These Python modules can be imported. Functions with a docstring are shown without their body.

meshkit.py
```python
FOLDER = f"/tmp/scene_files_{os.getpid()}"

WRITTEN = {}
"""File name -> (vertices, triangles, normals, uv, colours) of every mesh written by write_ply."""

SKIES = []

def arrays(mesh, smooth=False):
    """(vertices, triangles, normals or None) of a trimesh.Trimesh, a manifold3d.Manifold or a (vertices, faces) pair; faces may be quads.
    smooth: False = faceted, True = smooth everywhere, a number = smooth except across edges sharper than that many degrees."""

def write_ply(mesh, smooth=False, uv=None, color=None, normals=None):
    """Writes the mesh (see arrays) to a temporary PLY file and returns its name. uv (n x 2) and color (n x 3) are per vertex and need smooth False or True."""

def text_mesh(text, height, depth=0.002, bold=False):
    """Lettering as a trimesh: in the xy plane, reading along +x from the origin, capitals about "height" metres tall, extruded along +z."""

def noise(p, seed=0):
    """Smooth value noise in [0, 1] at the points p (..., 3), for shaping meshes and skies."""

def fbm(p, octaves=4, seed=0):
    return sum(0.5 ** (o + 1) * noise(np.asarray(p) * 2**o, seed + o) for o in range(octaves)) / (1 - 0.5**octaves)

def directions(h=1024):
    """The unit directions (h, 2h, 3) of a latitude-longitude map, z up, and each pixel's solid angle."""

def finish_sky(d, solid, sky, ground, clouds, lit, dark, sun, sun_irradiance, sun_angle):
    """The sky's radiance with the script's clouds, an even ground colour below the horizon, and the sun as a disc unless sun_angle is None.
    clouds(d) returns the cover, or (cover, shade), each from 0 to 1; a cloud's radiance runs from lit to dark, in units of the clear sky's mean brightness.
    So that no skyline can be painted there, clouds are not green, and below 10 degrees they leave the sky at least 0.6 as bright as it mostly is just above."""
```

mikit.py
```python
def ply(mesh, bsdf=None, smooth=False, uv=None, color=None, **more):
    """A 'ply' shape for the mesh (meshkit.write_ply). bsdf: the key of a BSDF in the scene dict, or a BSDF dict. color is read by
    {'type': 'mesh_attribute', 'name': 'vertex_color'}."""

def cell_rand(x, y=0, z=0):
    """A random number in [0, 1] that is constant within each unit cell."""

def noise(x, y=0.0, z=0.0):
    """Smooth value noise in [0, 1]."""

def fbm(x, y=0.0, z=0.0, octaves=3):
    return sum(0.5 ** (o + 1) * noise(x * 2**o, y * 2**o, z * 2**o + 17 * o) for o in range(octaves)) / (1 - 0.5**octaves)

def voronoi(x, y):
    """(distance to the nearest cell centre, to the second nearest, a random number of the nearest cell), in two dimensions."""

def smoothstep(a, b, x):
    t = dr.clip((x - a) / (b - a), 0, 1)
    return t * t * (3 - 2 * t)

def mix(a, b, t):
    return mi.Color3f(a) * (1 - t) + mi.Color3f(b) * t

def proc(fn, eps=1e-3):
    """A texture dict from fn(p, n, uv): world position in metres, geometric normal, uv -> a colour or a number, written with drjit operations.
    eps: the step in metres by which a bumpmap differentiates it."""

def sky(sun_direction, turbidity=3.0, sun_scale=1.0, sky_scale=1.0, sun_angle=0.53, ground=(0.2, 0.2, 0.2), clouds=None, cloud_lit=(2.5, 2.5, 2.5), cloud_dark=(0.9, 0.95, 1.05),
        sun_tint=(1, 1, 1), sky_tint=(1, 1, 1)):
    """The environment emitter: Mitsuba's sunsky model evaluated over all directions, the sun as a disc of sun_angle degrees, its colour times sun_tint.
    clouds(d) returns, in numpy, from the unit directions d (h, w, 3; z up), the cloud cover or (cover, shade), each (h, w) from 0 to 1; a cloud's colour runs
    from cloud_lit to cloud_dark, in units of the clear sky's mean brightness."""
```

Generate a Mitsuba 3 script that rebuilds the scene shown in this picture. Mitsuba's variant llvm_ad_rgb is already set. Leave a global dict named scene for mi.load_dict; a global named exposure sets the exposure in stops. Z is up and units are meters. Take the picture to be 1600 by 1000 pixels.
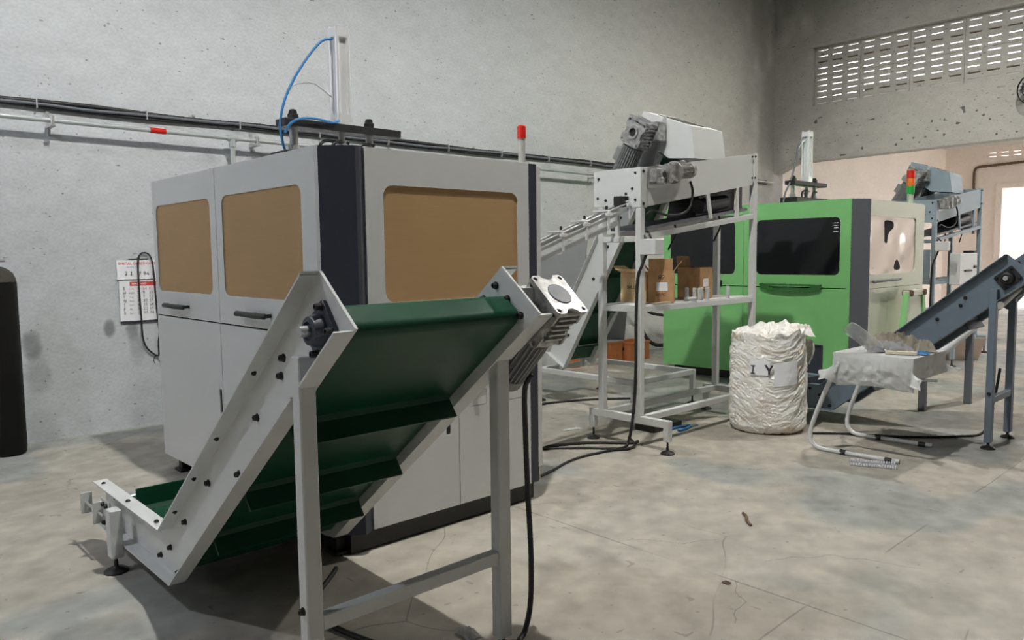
import math
import numpy as np, trimesh, mitsuba as mi, mikit, meshkit, drjit as dr
from shapely.geometry import Polygon, box as sbox, Point, LineString
from shapely.ops import unary_union
from shapely import affinity
from mikit import proc, noise, fbm, voronoi, cell_rand, smoothstep, mix

T = mi.ScalarTransform4f
scene, labels = {}, {}
rng = np.random.default_rng(7)

# ------------------------------------------------------------------ camera, sky, lamps, exposure
YAW, PITCH, ROLL, FPX = 0.822604764, 0.0849985492, -0.0117766815, 1199.3546
_F = np.array([math.cos(YAW) * math.cos(PITCH), math.sin(YAW) * math.cos(PITCH), -math.sin(PITCH)])
_R0 = np.array([math.sin(YAW), -math.cos(YAW), 0.0])
_U0 = np.cross(_R0, _F)
_U = -math.sin(ROLL) * _R0 + math.cos(ROLL) * _U0
EYE = np.array([0, 0, 1.5])
scene["camera"] = dict(type="perspective", fov_axis="x", fov=2 * math.degrees(math.atan(800 / FPX)), near_clip=0.05, far_clip=200.0,
                       to_world=T().look_at(origin=EYE.tolist(), target=(EYE + _F).tolist(), up=_U.tolist()))
exposure = 0.35
SKY_SCALE = 20.0
scene["sky"] = mikit.sky([0.75, -0.45, 0.75], turbidity=4.0, sun_scale=0.0, sky_scale=SKY_SCALE, ground=(0.4, 0.37, 0.32),
                         clouds=lambda d: np.ones(d.shape[:2]) * 0.85, cloud_lit=(1.15, 1.1, 1.05), cloud_dark=(1, 1, 1))
LAMP = 1150.0
LAMPS = [(2.1, 2.4, 6.5, 3.0, (1.0, 0.98, 0.92)), (8.5, 2.0, 6.5, 2.0, (1.0, 0.96, 0.89)), (-2.7, 4.3, 6.5, 1.0, (0.92, 0.98, 1.07))]


# ------------------------------------------------------------------ materials
def rgb(*c):
    return {"type": "rgb", "value": list(map(float, c))}


def mat(name, color, rough=0.45, metal=0.0, spec=0.5, **more):
    col = color if isinstance(color, dict) else rgb(*color)
    scene[name] = {"type": "twosided", "bsdf": {"type": "principled", "base_color": col, "roughness": rough, "metallic": metal, "specular": spec, **more}}


def f_wall(p, n, uv):
    a = fbm(p.x * 0.7 + 3, p.y * 0.7, p.z * 0.8, octaves=4)
    b = fbm(p.x * 7, p.y * 7, p.z * 9, octaves=3)
    c = noise(p.x * 38, p.y * 38, p.z * 42)
    d = noise(p.x * 16 + 40, p.y * 16, p.z * 13)
    st = fbm(p.x * 2.2 + 11, p.y * 2.2, p.z * 0.9, octaves=3)
    v = 0.54 + 0.14 * (a - 0.5) + 0.10 * (b - 0.5) + 0.07 * (noise(p.x * 60, p.y * 60, p.z * 60) - 0.5)
    v = v * (1 - 0.55 * smoothstep(0.78, 0.90, c) * smoothstep(0.45, 0.7, d))
    hole = smoothstep(0.90, 0.94, noise(p.x * 15, p.y * 11 + 5, p.z * 13)) * smoothstep(12.9, 13.3, p.x) * smoothstep(4.0, 3.8, p.z)
    v = v * (1 - 0.7 * hole)
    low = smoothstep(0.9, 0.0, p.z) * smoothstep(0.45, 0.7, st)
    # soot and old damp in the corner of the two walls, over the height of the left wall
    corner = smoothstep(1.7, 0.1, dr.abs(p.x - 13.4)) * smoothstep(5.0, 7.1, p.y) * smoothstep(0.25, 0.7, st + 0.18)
    top = smoothstep(4.4, 6.2, p.z) * smoothstep(6.5, 12.5, p.x)  # light falloff painted into the colour: upper wall darkens toward the back
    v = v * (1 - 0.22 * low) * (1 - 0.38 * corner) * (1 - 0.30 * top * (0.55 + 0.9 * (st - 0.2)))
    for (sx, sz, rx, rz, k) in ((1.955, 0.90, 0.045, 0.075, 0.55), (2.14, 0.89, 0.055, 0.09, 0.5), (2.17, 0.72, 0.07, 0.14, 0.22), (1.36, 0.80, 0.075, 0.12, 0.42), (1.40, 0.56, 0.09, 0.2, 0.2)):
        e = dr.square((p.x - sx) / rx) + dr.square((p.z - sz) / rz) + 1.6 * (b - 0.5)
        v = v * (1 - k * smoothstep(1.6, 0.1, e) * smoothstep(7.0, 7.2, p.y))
    warm = smoothstep(5.0, 12.0, p.x)  # tint of the cool and warm lamps put into the wall colour
    return mix((0.95, 1.0, 1.045), (1.03, 1.0, 0.945), warm) * v


def f_wall_bump(p, n, uv):
    return 0.5 * fbm(p.x * 22, p.y * 22, p.z * 22, octaves=3) + fbm(p.x * 5, p.y * 5, p.z * 5, octaves=2)


def f_floor(p, n, uv):
    a = fbm(p.x * 0.55, p.y * 0.55, 1.0, octaves=4)
    b = fbm(p.x * 2.3 + 7, p.y * 1.8, 2.0, octaves=4)
    c = fbm(p.x * 12, p.y * 12, 3.0, octaves=3)
    e2 = fbm(p.x * 5 + 2.5 * p.y, p.y * 9 - 4 * p.x, 8.0, octaves=4)
    v = 0.345 + 0.10 * (a - 0.5) + 0.13 * (b - 0.5) + 0.10 * (c - 0.5) + 0.13 * (e2 - 0.5)
    patch = smoothstep(0.52, 0.66, fbm(p.x * 1.1 + 20, p.y * 1.1 + 5, 4.0, octaves=3))
    v = v * (1 - 0.16 * patch)
    dark = smoothstep(0.66, 0.78, b) * 0.22
    v = v * (1 - dark)
    # cracks: thin wandering lines, kept only here and there
    wx = p.x + 0.35 * (fbm(p.x * 1.4, p.y * 1.4, 9.0, octaves=3) - 0.5)
    wy = p.y + 0.35 * (fbm(p.x * 1.4 + 31, p.y * 1.4, 9.0, octaves=3) - 0.5)
    wx2 = p.x + 0.05 * (fbm(p.x * 9, p.y * 9, 3.0, octaves=2) - 0.5)
    wy2 = p.y + 0.05 * (fbm(p.x * 9 + 31, p.y * 9, 3.0, octaves=2) - 0.5)
    f1, f2, _ = voronoi(wx * 0.75 + 0.3, wy * 0.75 + 0.2)
    crack = smoothstep(0.008, 0.002, f2 - f1) * smoothstep(0.58, 0.68, fbm(p.x * 1.3 + 3, p.y * 1.3, 6.0, octaves=2))
    v = v * (1 - 0.32 * crack)
    # casting joints
    jx = dr.abs(p.x - 3.04 - 0.01 * noise(p.y * 2))
    joint = smoothstep(0.008, 0.002, jx) * 0.35 * smoothstep(0.3, 0.6, noise(p.y * 3, 2.0))
    jy = dr.abs(p.y - 1.45 - 0.02 * noise(p.x * 2))
    joint = dr.maximum(joint, smoothstep(0.007, 0.002, jy) * 0.3 * smoothstep(0.35, 0.6, noise(p.x * 2.2, 5.0)))
    v = v * (1 - joint)
    for line in (((3.356, 1.81), (3.50, 1.75), (3.651, 1.63), (3.72, 1.50), (3.754, 1.396), (3.783, 1.262)), ((3.065, 1.80), (2.95, 1.74), (2.882, 1.676), (2.80, 1.66), (2.678, 1.593)), ((3.09, 2.46), (3.2, 2.35), (3.28, 2.22), (3.45, 2.15))):
        for (ax, ay), (bx_, by_) in zip(line[:-1], line[1:]):
            ux, uy = bx_ - ax, by_ - ay
            tt = dr.clip(((wx2 - ax) * ux + (wy2 - ay) * uy) / (ux * ux + uy * uy), 0, 1)
            e = dr.sqrt(dr.square(wx2 - ax - tt * ux) + dr.square(wy2 - ay - tt * uy))
            v = v * (1 - 0.26 * smoothstep(0.005, 0.001, e))
    spot = smoothstep(0.93, 0.97, noise(p.x * 24, p.y * 24)) * 0.25
    v = v * (1 - spot)
    return mix((1.06, 0.985, 0.85), (0.97, 1.0, 0.95), dr.clip(patch * 0.9 + 0.5 * (a - 0.4), 0, 1)) * v


def f_pink(p, n, uv):
    v = 0.86 + 0.10 * (fbm(p.x * 1.5, p.y * 1.5, p.z * 1.5, octaves=4) - 0.5) + 0.06 * (noise(p.x * 20, p.y * 20, p.z * 20) - 0.5)
    return mi.Color3f(1.0, 0.90, 0.82) * v


def f_film(p, n, uv):
    g = fbm(p.x * 9 + p.y * 9, p.z * 160, 1.0, octaves=3)
    h = fbm(p.x * 3, p.y * 3, p.z * 3, octaves=2)
    return mi.Color3f(0.43, 0.27, 0.135) * (0.93 + 0.08 * g + 0.08 * h)


def f_card(p, n, uv):
    g = fbm(p.x * 30, p.y * 30, p.z * 12, octaves=3)
    return mi.Color3f(0.46, 0.27, 0.135) * (0.75 + 0.5 * g)


def f_rubber(p, n, uv):
    g = fbm(p.x * 5, p.y * 3, p.z * 3, octaves=3)
    return mi.Color3f(0.003, 0.050, 0.024) * (0.7 + 0.6 * g)


def f_metal(p, n, uv):
    g = fbm(p.x * 40, p.y * 40, p.z * 40, octaves=3)
    return mi.Color3f(0.50, 0.50, 0.49) * (0.25 + 0.95 * g)


def f_bale(p, n, uv):
    g = fbm(p.x * 14, p.y * 14, p.z * 26, octaves=4)
    h = smoothstep(0.5, 0.75, fbm(p.x * 7 + 4, p.y * 7, p.z * 16, octaves=3))
    return mix((0.88, 0.87, 0.83), (0.62, 0.55, 0.44), dr.clip(h * 0.75 + (0.5 - g) * 0.9, 0, 1))


def bumped(name, color, fn, scale, rough=0.8, spec=0.3):
    scene[name] = {"type": "twosided", "bsdf": {"type": "bumpmap", "arbitrary": proc(fn, eps=4e-3), "scale": scale,
                   "bsdf": {"type": "principled", "base_color": color, "roughness": rough, "specular": spec}}}


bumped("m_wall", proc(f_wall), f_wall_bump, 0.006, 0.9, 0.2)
mat("m_floor", proc(f_floor), 0.62, spec=0.35)
mat("m_pink", proc(f_pink), 0.85, spec=0.2)
mat("m_roof", (0.10, 0.10, 0.10), 0.7)
mat("m_shade", (0.2, 0.2, 0.2), 0.6)
mat("m_dimwall", (0.15, 0.15, 0.145), 0.9)
mat("m_ground", (0.45, 0.42, 0.37), 0.9)
mat("m_white", (0.62, 0.63, 0.63), 0.38)
mat("m_frame", (0.59, 0.605, 0.60), 0.42)
mat("m_cream", (0.66, 0.68, 0.56), 0.4)
mat("m_dark", (0.028, 0.033, 0.048), 0.42)
mat("m_slate", (0.12, 0.13, 0.15), 0.45)
mat("m_green", (0.23, 0.58, 0.21), 0.38)
mat("m_bluegrey", (0.125, 0.165, 0.205), 0.42)
mat("m_bluelight", (0.26, 0.33, 0.38), 0.42)
mat("m_navy", (0.035, 0.043, 0.06), 0.5)
mat("m_black", (0.012, 0.012, 0.013), 0.45)
mat("m_seam", (0.02, 0.02, 0.02), 0.9)
mat("m_cable", (0.016, 0.016, 0.017), 0.5)
mat("m_film", proc(f_film), 0.55, spec=0.3)
mat("m_card", proc(f_card), 0.85, spec=0.2)
mat("m_cardlight", (0.62, 0.45, 0.24), 0.85, spec=0.2)
mat("m_belt", proc(f_rubber), 0.42, spec=0.35)
mat("m_cast", proc(f_metal), 0.34, metal=0.6)
mat("m_motor", (0.24, 0.245, 0.25), 0.45, metal=0.3)
mat("m_alu", (0.80, 0.81, 0.82), 0.28, metal=0.35)
mat("m_steel", (0.50, 0.51, 0.51), 0.3, metal=0.6)
mat("m_blackglass", (0.006, 0.007, 0.009), 0.06, spec=0.5)
mat("m_mirror", (0.40, 0.37, 0.34), 0.13, metal=0.9)
mat("m_red", (0.62, 0.02, 0.012), 0.3, spec=0.5)
mat("m_orange", (0.75, 0.16, 0.02), 0.35)
mat("m_lampgreen", (0.02, 0.33, 0.06), 0.3)
mat("m_crate", (0.50, 0.17, 0.06), 0.6)
mat("m_darkgreen", (0.035, 0.16, 0.035), 0.4)
mat("m_greyplastic", (0.45, 0.45, 0.42), 0.5)
mat("m_blue", (0.03, 0.17, 0.40), 0.35)
mat("m_hosewhite", (0.75, 0.77, 0.80), 0.35)
mat("m_paper", (0.80, 0.81, 0.84), 0.8)
mat("m_ink", (0.03, 0.03, 0.045), 0.8)
mat("m_inkred", (0.55, 0.06, 0.05), 0.8)
mat("m_inkbrown", (0.10, 0.055, 0.03), 0.8)
mat("m_cylinder", (0.006, 0.006, 0.005), 0.55, spec=0.2)
mat("m_olive", (0.055, 0.053, 0.042), 0.6, spec=0.2)
mat("m_conduit", (0.46, 0.50, 0.50), 0.35, metal=0.3)
mat("m_stick", (0.62, 0.56, 0.43), 0.7)
mat("m_rust", (0.13, 0.085, 0.055), 0.8)
mat("m_hopper", (0.27, 0.28, 0.28), 0.5)
mat("m_bale", proc(f_bale), 0.28, spec=0.6, clearcoat=0.5, clearcoat_gloss=0.8)
scene["m_sheet"] = {"type": "principledthin", "base_color": rgb(0.80, 0.81, 0.81), "roughness": 0.35, "diff_trans": 0.55, "spec_trans": 0.12, "eta": 1.4}
scene["m_clear"] = {"type": "principledthin", "base_color": rgb(0.90, 0.91, 0.92), "roughness": 0.10, "diff_trans": 0.5, "spec_trans": 0.72, "eta": 1.5}
scene["m_bag"] = {"type": "principledthin", "base_color": rgb(0.60, 0.56, 0.48), "roughness": 0.15, "diff_trans": 0.6, "spec_trans": 0.45, "eta": 1.5}
scene["m_pet"] = {"type": "principledthin", "base_color": rgb(0.90, 0.92, 0.93), "roughness": 0.1, "diff_trans": 0.7, "spec_trans": 0.35, "eta": 1.5}

# ------------------------------------------------------------------ mesh helpers
cat = trimesh.util.concatenate


def bx(x0, x1, y0, y1, z0, z1, b=0.003):
    lo, hi = np.minimum([x0, y0, z0], [x1, y1, z1]), np.maximum([x0, y0, z0], [x1, y1, z1])
    b = min(b, 0.3 * (hi - lo).min())
    if b <= 0:
        return trimesh.creation.box(bounds=[lo, hi])
    pts = []
    for s in np.ndindex(2, 2, 2):
        c = np.where(np.array(s) == 1, hi, lo)
        d = np.where(np.array(s) == 1, -b, b)
        for k in range(3):
            q = c + d
            q[k] = c[k]
            pts.append(q)
    return trimesh.convex.convex_hull(np.array(pts))


def orient(m):
    if m.is_watertight and m.volume < 0:
        m.invert()
    return m


def prism(poly, axis, lo, hi):
    """poly in (y, z) for axis x, (x, z) for axis y, (x, y) for axis z."""
    out = []
    for g in getattr(poly, "geoms", [poly]):
        if g.is_empty or g.area < 1e-9:
            continue
        m = trimesh.creation.extrude_polygon(g, hi - lo, engine="earcut")
        v = np.array(m.vertices)
        v[:, 2] += lo
        if axis == "x":
            v = v[:, [2, 0, 1]]
        elif axis == "y":
            v = v[:, [0, 2, 1]]
        f = np.array(m.faces)
        if axis == "y":
            f = f[:, ::-1]
        out.append(trimesh.Trimesh(v, f, process=False))
    return cat(out)


def rrect(x0, x1, z0, z1, r):
    return sbox(min(x0, x1), min(z0, z1), max(x0, x1), max(z0, z1)).buffer(-r).buffer(r, quad_segs=6)


def lathe(profile, origin=(0, 0, 0), direction=(0, 0, 1), n=24):
    m = trimesh.creation.revolve(np.array(profile, float), sections=n)
    M = trimesh.geometry.align_vectors([0, 0, 1], np.array(direction, float))
    M[:3, 3] = origin
    m.apply_transform(M)
    return orient(m)


def cy(p0, p1, r, n=20, b=0.0015):
    p0, p1 = np.array(p0, float), np.array(p1, float)
    L = np.linalg.norm(p1 - p0)
    b = min(b, 0.3 * r, 0.3 * L)
    return lathe([(0, 0), (r - b, 0), (r, b), (r, L - b), (r - b, L), (0, L)], p0, p1 - p0, n)


def spline(pts, k=8):
    """Catmull-Rom through the points."""
    p = np.array(pts, float)
    p = np.vstack([2 * p[0] - p[1], p, 2 * p[-1] - p[-2]])
    out = []
    for i in range(1, len(p) - 2):
        for t in np.linspace(0, 1, k, endpoint=False):
            a, b, c, d = p[i - 1], p[i], p[i + 1], p[i + 2]
            out.append(0.5 * ((2 * b) + (c - a) * t + (2 * a - 5 * b + 4 * c - d) * t * t + (3 * b - a - 3 * c + d) * t ** 3))
    out.append(p[-2])
    return np.array(out)


def tube(pts, r, n=10):
    p = np.array(pts, float)
    t = np.gradient(p, axis=0)
    t /= np.maximum(np.linalg.norm(t, axis=1, keepdims=True), 1e-9)
    u = np.cross(t[0], [0.31, 0.22, 0.92])
    u /= np.linalg.norm(u)
    rings = []
    a = np.arange(n) * 2 * math.pi / n
    for i in range(len(p)):
        u = u - t[i] * (u @ t[i])
        u /= np.linalg.norm(u)
        w = np.cross(t[i], u)
        rings.append(p[i] + r * (np.cos(a)[:, None] * u + np.sin(a)[:, None] * w))
    v = np.vstack(rings + [p[:1], p[-1:]])
    f = []
    for i in range(len(p) - 1):
        for j in range(n):
            A, B, Cc, D = i * n + j, i * n + (j + 1) % n, (i + 1) * n + (j + 1) % n, (i + 1) * n + j
            f += [[A, B, Cc], [A, Cc, D]]
    e0, e1 = len(v) - 2, len(v) - 1
    for j in range(n):
        f += [[e0, (j + 1) % n, j], [e1, (len(p) - 1) * n + j, (len(p) - 1) * n + (j + 1) % n]]
    return trimesh.Trimesh(v, np.array(f), process=False)


def frame(origin, ex, ey):
    ex, ey = np.array(ex, float), np.array(ey, float)
    ex /= np.linalg.norm(ex)
    ey = ey - ex * (ex @ ey)
    ey /= np.linalg.norm(ey)
    M = np.eye(4)
    M[:3, 0], M[:3, 1], M[:3, 2], M[:3, 3] = ex, ey, np.cross(ex, ey), origin
    return M


def moved(m, M):
    m = m.copy()
    m.apply_transform(M)
    return m


def text(s, h, origin, ex, ey, bold=False, depth=0.0006):
    return moved(meshkit.text_mesh(s, h, depth, bold), frame(origin, ex, ey))


def grid(nu, nv):
    i, j = np.meshgrid(np.arange(nu - 1), np.arange(nv - 1), indexing="ij")
    a = (i * nv + j).ravel()
    return np.vstack([np.stack([a, a + nv, a + nv + 1], 1), np.stack([a, a + nv + 1, a + 1], 1)])


# ------------------------------------------------------------------ naming
def key_for(name, parent=None):
    k = f"{parent}__{name}" if parent else name
    if k not in scene and k not in labels:
        return k
    i = 1
    while f"{k}_{i:03d}" in scene or f"{k}_{i:03d}" in labels:
        i += 1
    return f"{k}_{i:03d}"


def thing(name, label, category, group=None):
    k = key_for(name)
    labels[k] = {"label": label, "category": category}
    if group:
        labels[k]["group"] = group
    return k


def part(parent, name, mesh, bsdf, smooth=False, label=None, **more):
    k = key_for(name, parent)
    scene[k] = mikit.ply(mesh, bsdf, smooth=smooth, **more)
    if label:
        labels[k] = {"label": label}
    return k


def solo(name, mesh, bsdf, label, category, smooth=False, group=None, **more):
    k = thing(name, label, category, group)
    scene[k] = mikit.ply(mesh, bsdf, smooth=smooth, **more)
    return k


def struct(name, mesh, bsdf, label, smooth=False):
    scene[name] = mikit.ply(mesh, bsdf, smooth=smooth)
    labels[name] = {"label": label, "category": name.split("_")[0], "kind": "structure"}
    return name


# ------------------------------------------------------------------ the setting
YW, XW, XF = 7.25, 13.4, 22.46
YS = -6.0
struct("floor", bx(-7, XF + 0.3, YS - 0.3, YW + 0.3, -0.25, 0, 0), "m_floor", "worn beige concrete floor with stains and fine cracks")
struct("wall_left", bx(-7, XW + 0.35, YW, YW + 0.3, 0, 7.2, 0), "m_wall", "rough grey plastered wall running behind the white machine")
struct("wall_far_left", bx(XW + 0.35, XF + 0.3, YW, YW + 0.3, 0, 4.2, 0), "m_pink", "pale pink plastered side wall of the room beyond the beam")
struct("wall_right", bx(-7, XW + 0.3, YS - 0.3, YS, 0, 7.2, 0), "m_dimwall", "grey plastered wall, right of the hall")
struct("wall_front", prism(sbox(YS, 0, YW, 7.2).difference(sbox(2.6, 3.6, 6.6, 5.6)), "x", -7.3, -7), "m_dimwall", "grey plastered wall behind the camera, with a high opening added for soft side light")  # opening is made up, throws soft daylight on faces toward the camera end
struct("ceiling", bx(-7.3, XW + 0.4, YS - 0.3, YW + 0.3, 7.2, 7.3, 0), "m_roof", "grey sheet roof over the hall")
struct("ceiling_far", bx(XW + 0.3, XF + 0.3, 1.6, YW + 0.3, 4.12, 4.2, 0), "m_white", "grey sheet roof over the far room")

# the back wall is a deep beam over an open bay, with a panel of slotted ventilation blocks
LY1, LY0, LZ0, LZ1 = 6.53, 1.73, 4.06, 5.07
wall = Polygon([(YS, 0), (-1.5, 0), (-1.5, 3.2), (6.86, 3.10), (YW, 2.93), (YW, 7.2), (YS, 7.2)])
wall = wall.difference(sbox(LY0, LZ0, LY1, LZ1))
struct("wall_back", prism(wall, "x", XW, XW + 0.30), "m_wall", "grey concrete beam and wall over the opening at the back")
part("wall_back", "ledge", bx(XW - 0.035, XW + 0.02, LY0, LY1 + 0.05, LZ1, LZ1 + 0.035), "m_wall")
bw, bh = 0.80, (LZ1 - LZ0) / 2
for r in range(2):
    for c in range(6):
        y1 = LY1 - c * bw
        z0 = LZ0 + r * bh
        blk = sbox(y1 - bw + 0.004, z0 + 0.004, y1 - 0.004, z0 + bh - 0.004)
        holes = []
        for i in range(3):
            for j in range(5):
                yc, zc = y1 - bw * (i + 0.5) / 3 + 0.006 * rng.normal(), z0 + bh * (j + 0.5) / 5
                holes.append(sbox(yc - 0.088, zc - 0.0125, yc + 0.088, zc + 0.0125))
        part("wall_back", "ventilation_block", prism(blk.difference(unary_union(holes)), "x", XW + 0.07 + 0.004 * rng.random(), XW + 0.115), "m_wall")

for k, (y0, y1, z) in enumerate(((LY0, LY1 - 0.03, LZ1 - 0.253), (LY0, LY1 - 0.85, LZ0 + 0.152))):
    part("wall_back", "slot_blocker", bx(XW + 0.13, XW + 0.17, y0, y1, z - 0.03, z + 0.03, 0), "m_rust")  # added behind the lattice to keep daylight out of two slot rows

# the far room's end wall with a bright doorway and a strip of ventilation slots
DY1, DY0, DZ = 5.92, 4.3, 3.05
fw = sbox(YS, 0, YW, 4.12).difference(sbox(DY0, 0, DY1, DZ))
slots = []
for i in range(9):
    for j in range(2):
        slots.append(sbox(6.28 - i * 0.27 - 0.2, 3.83 + j * 0.09, 6.28 - i * 0.27, 3.87 + j * 0.09))
struct("wall_far", prism(fw.difference(unary_union(slots)), "x", XF, XF + 0.25), "m_pink", "pale pink end wall of the far room with a bright doorway")
d1 = struct("door_1", cat([bx(XF - 0.05, XF + 0.26, DY1 - 0.02, DY1 + 0.12, 0, DZ + 0.1), bx(XF - 0.05, XF + 0.26, DY0 - 0.12, DY0 + 0.02, 0, DZ + 0.1),
                            bx(XF - 0.05, XF + 0.26, DY0 + 0.02, DY1 - 0.02, DZ - 0.02, DZ + 0.1)]), "m_pink", "plain doorway frame in the far end wall, bright daylight outside")
struct("ground_outside", bx(XF + 0.3, XF + 60, -60, 60, -0.3, -0.06, 0), "m_ground", "pale yard outside the far door")
struct("ground_yard", bx(-60, XF + 0.3, -60, YS - 0.3, -0.3, -0.06, 0), "m_ground", "pale yard beside the open far room")

# bulb lamps of the hall, hung from the roof
for (x, y, z, k, tint) in LAMPS:
    t = thing("bulb_lamp", {2.1: "round white bulb lamp hung above the white conveyor", 8.5: "round white bulb lamp hung above the grey conveyor",
                            -2.7: "round white bulb lamp hung above the gas cylinder's side of the hall"}[x], "lamp")
    part(t, "cord", cy((x, y, z + 0.16), (x, y, 7.21), 0.006, 8), "m_cable")
    part(t, "holder", lathe([(0, 0), (0.03, 0), (0.034, 0.02), (0.025, 0.09), (0.012, 0.1), (0, 0.1)], (x, y, z + 0.075), n=20), "m_white", smooth=40)
    part(t, "added_shade", lathe([(0.03, 0.16), (0.26, -0.075), (0.264, -0.07), (0.034, 0.168)], (x, y, z), n=40), "m_shade", smooth=40)  # unseen cone, added to keep lamp light off the upper walls
    ball = trimesh.creation.icosphere(3, 0.08)
    ball.apply_translation([x, y, z])
    part(t, "globe", ball, "m_white", smooth=True, emitter={"type": "area", "radiance": rgb(*(LAMP * k * np.array(tint)))})


# ------------------------------------------------------------------ small shared pieces
def bolt(parent, c, n, r=0.011, h=0.012, name="bolt", bsdf="m_black"):
    c, n = np.array(c, float), np.array(n, float)
    m = cat([cy(c - n * 0.001, c + n * 0.003, r * 1.35, 14, 0.0005), lathe([(0, 0), (r, 0), (r, h * 0.85), (r * 0.85, h), (r * 0.5, h), (r * 0.5, h * 0.6), (0, h * 0.6)], c + n * 0.002, n, 10)])
    return part(parent, name, m, bsdf)


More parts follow.
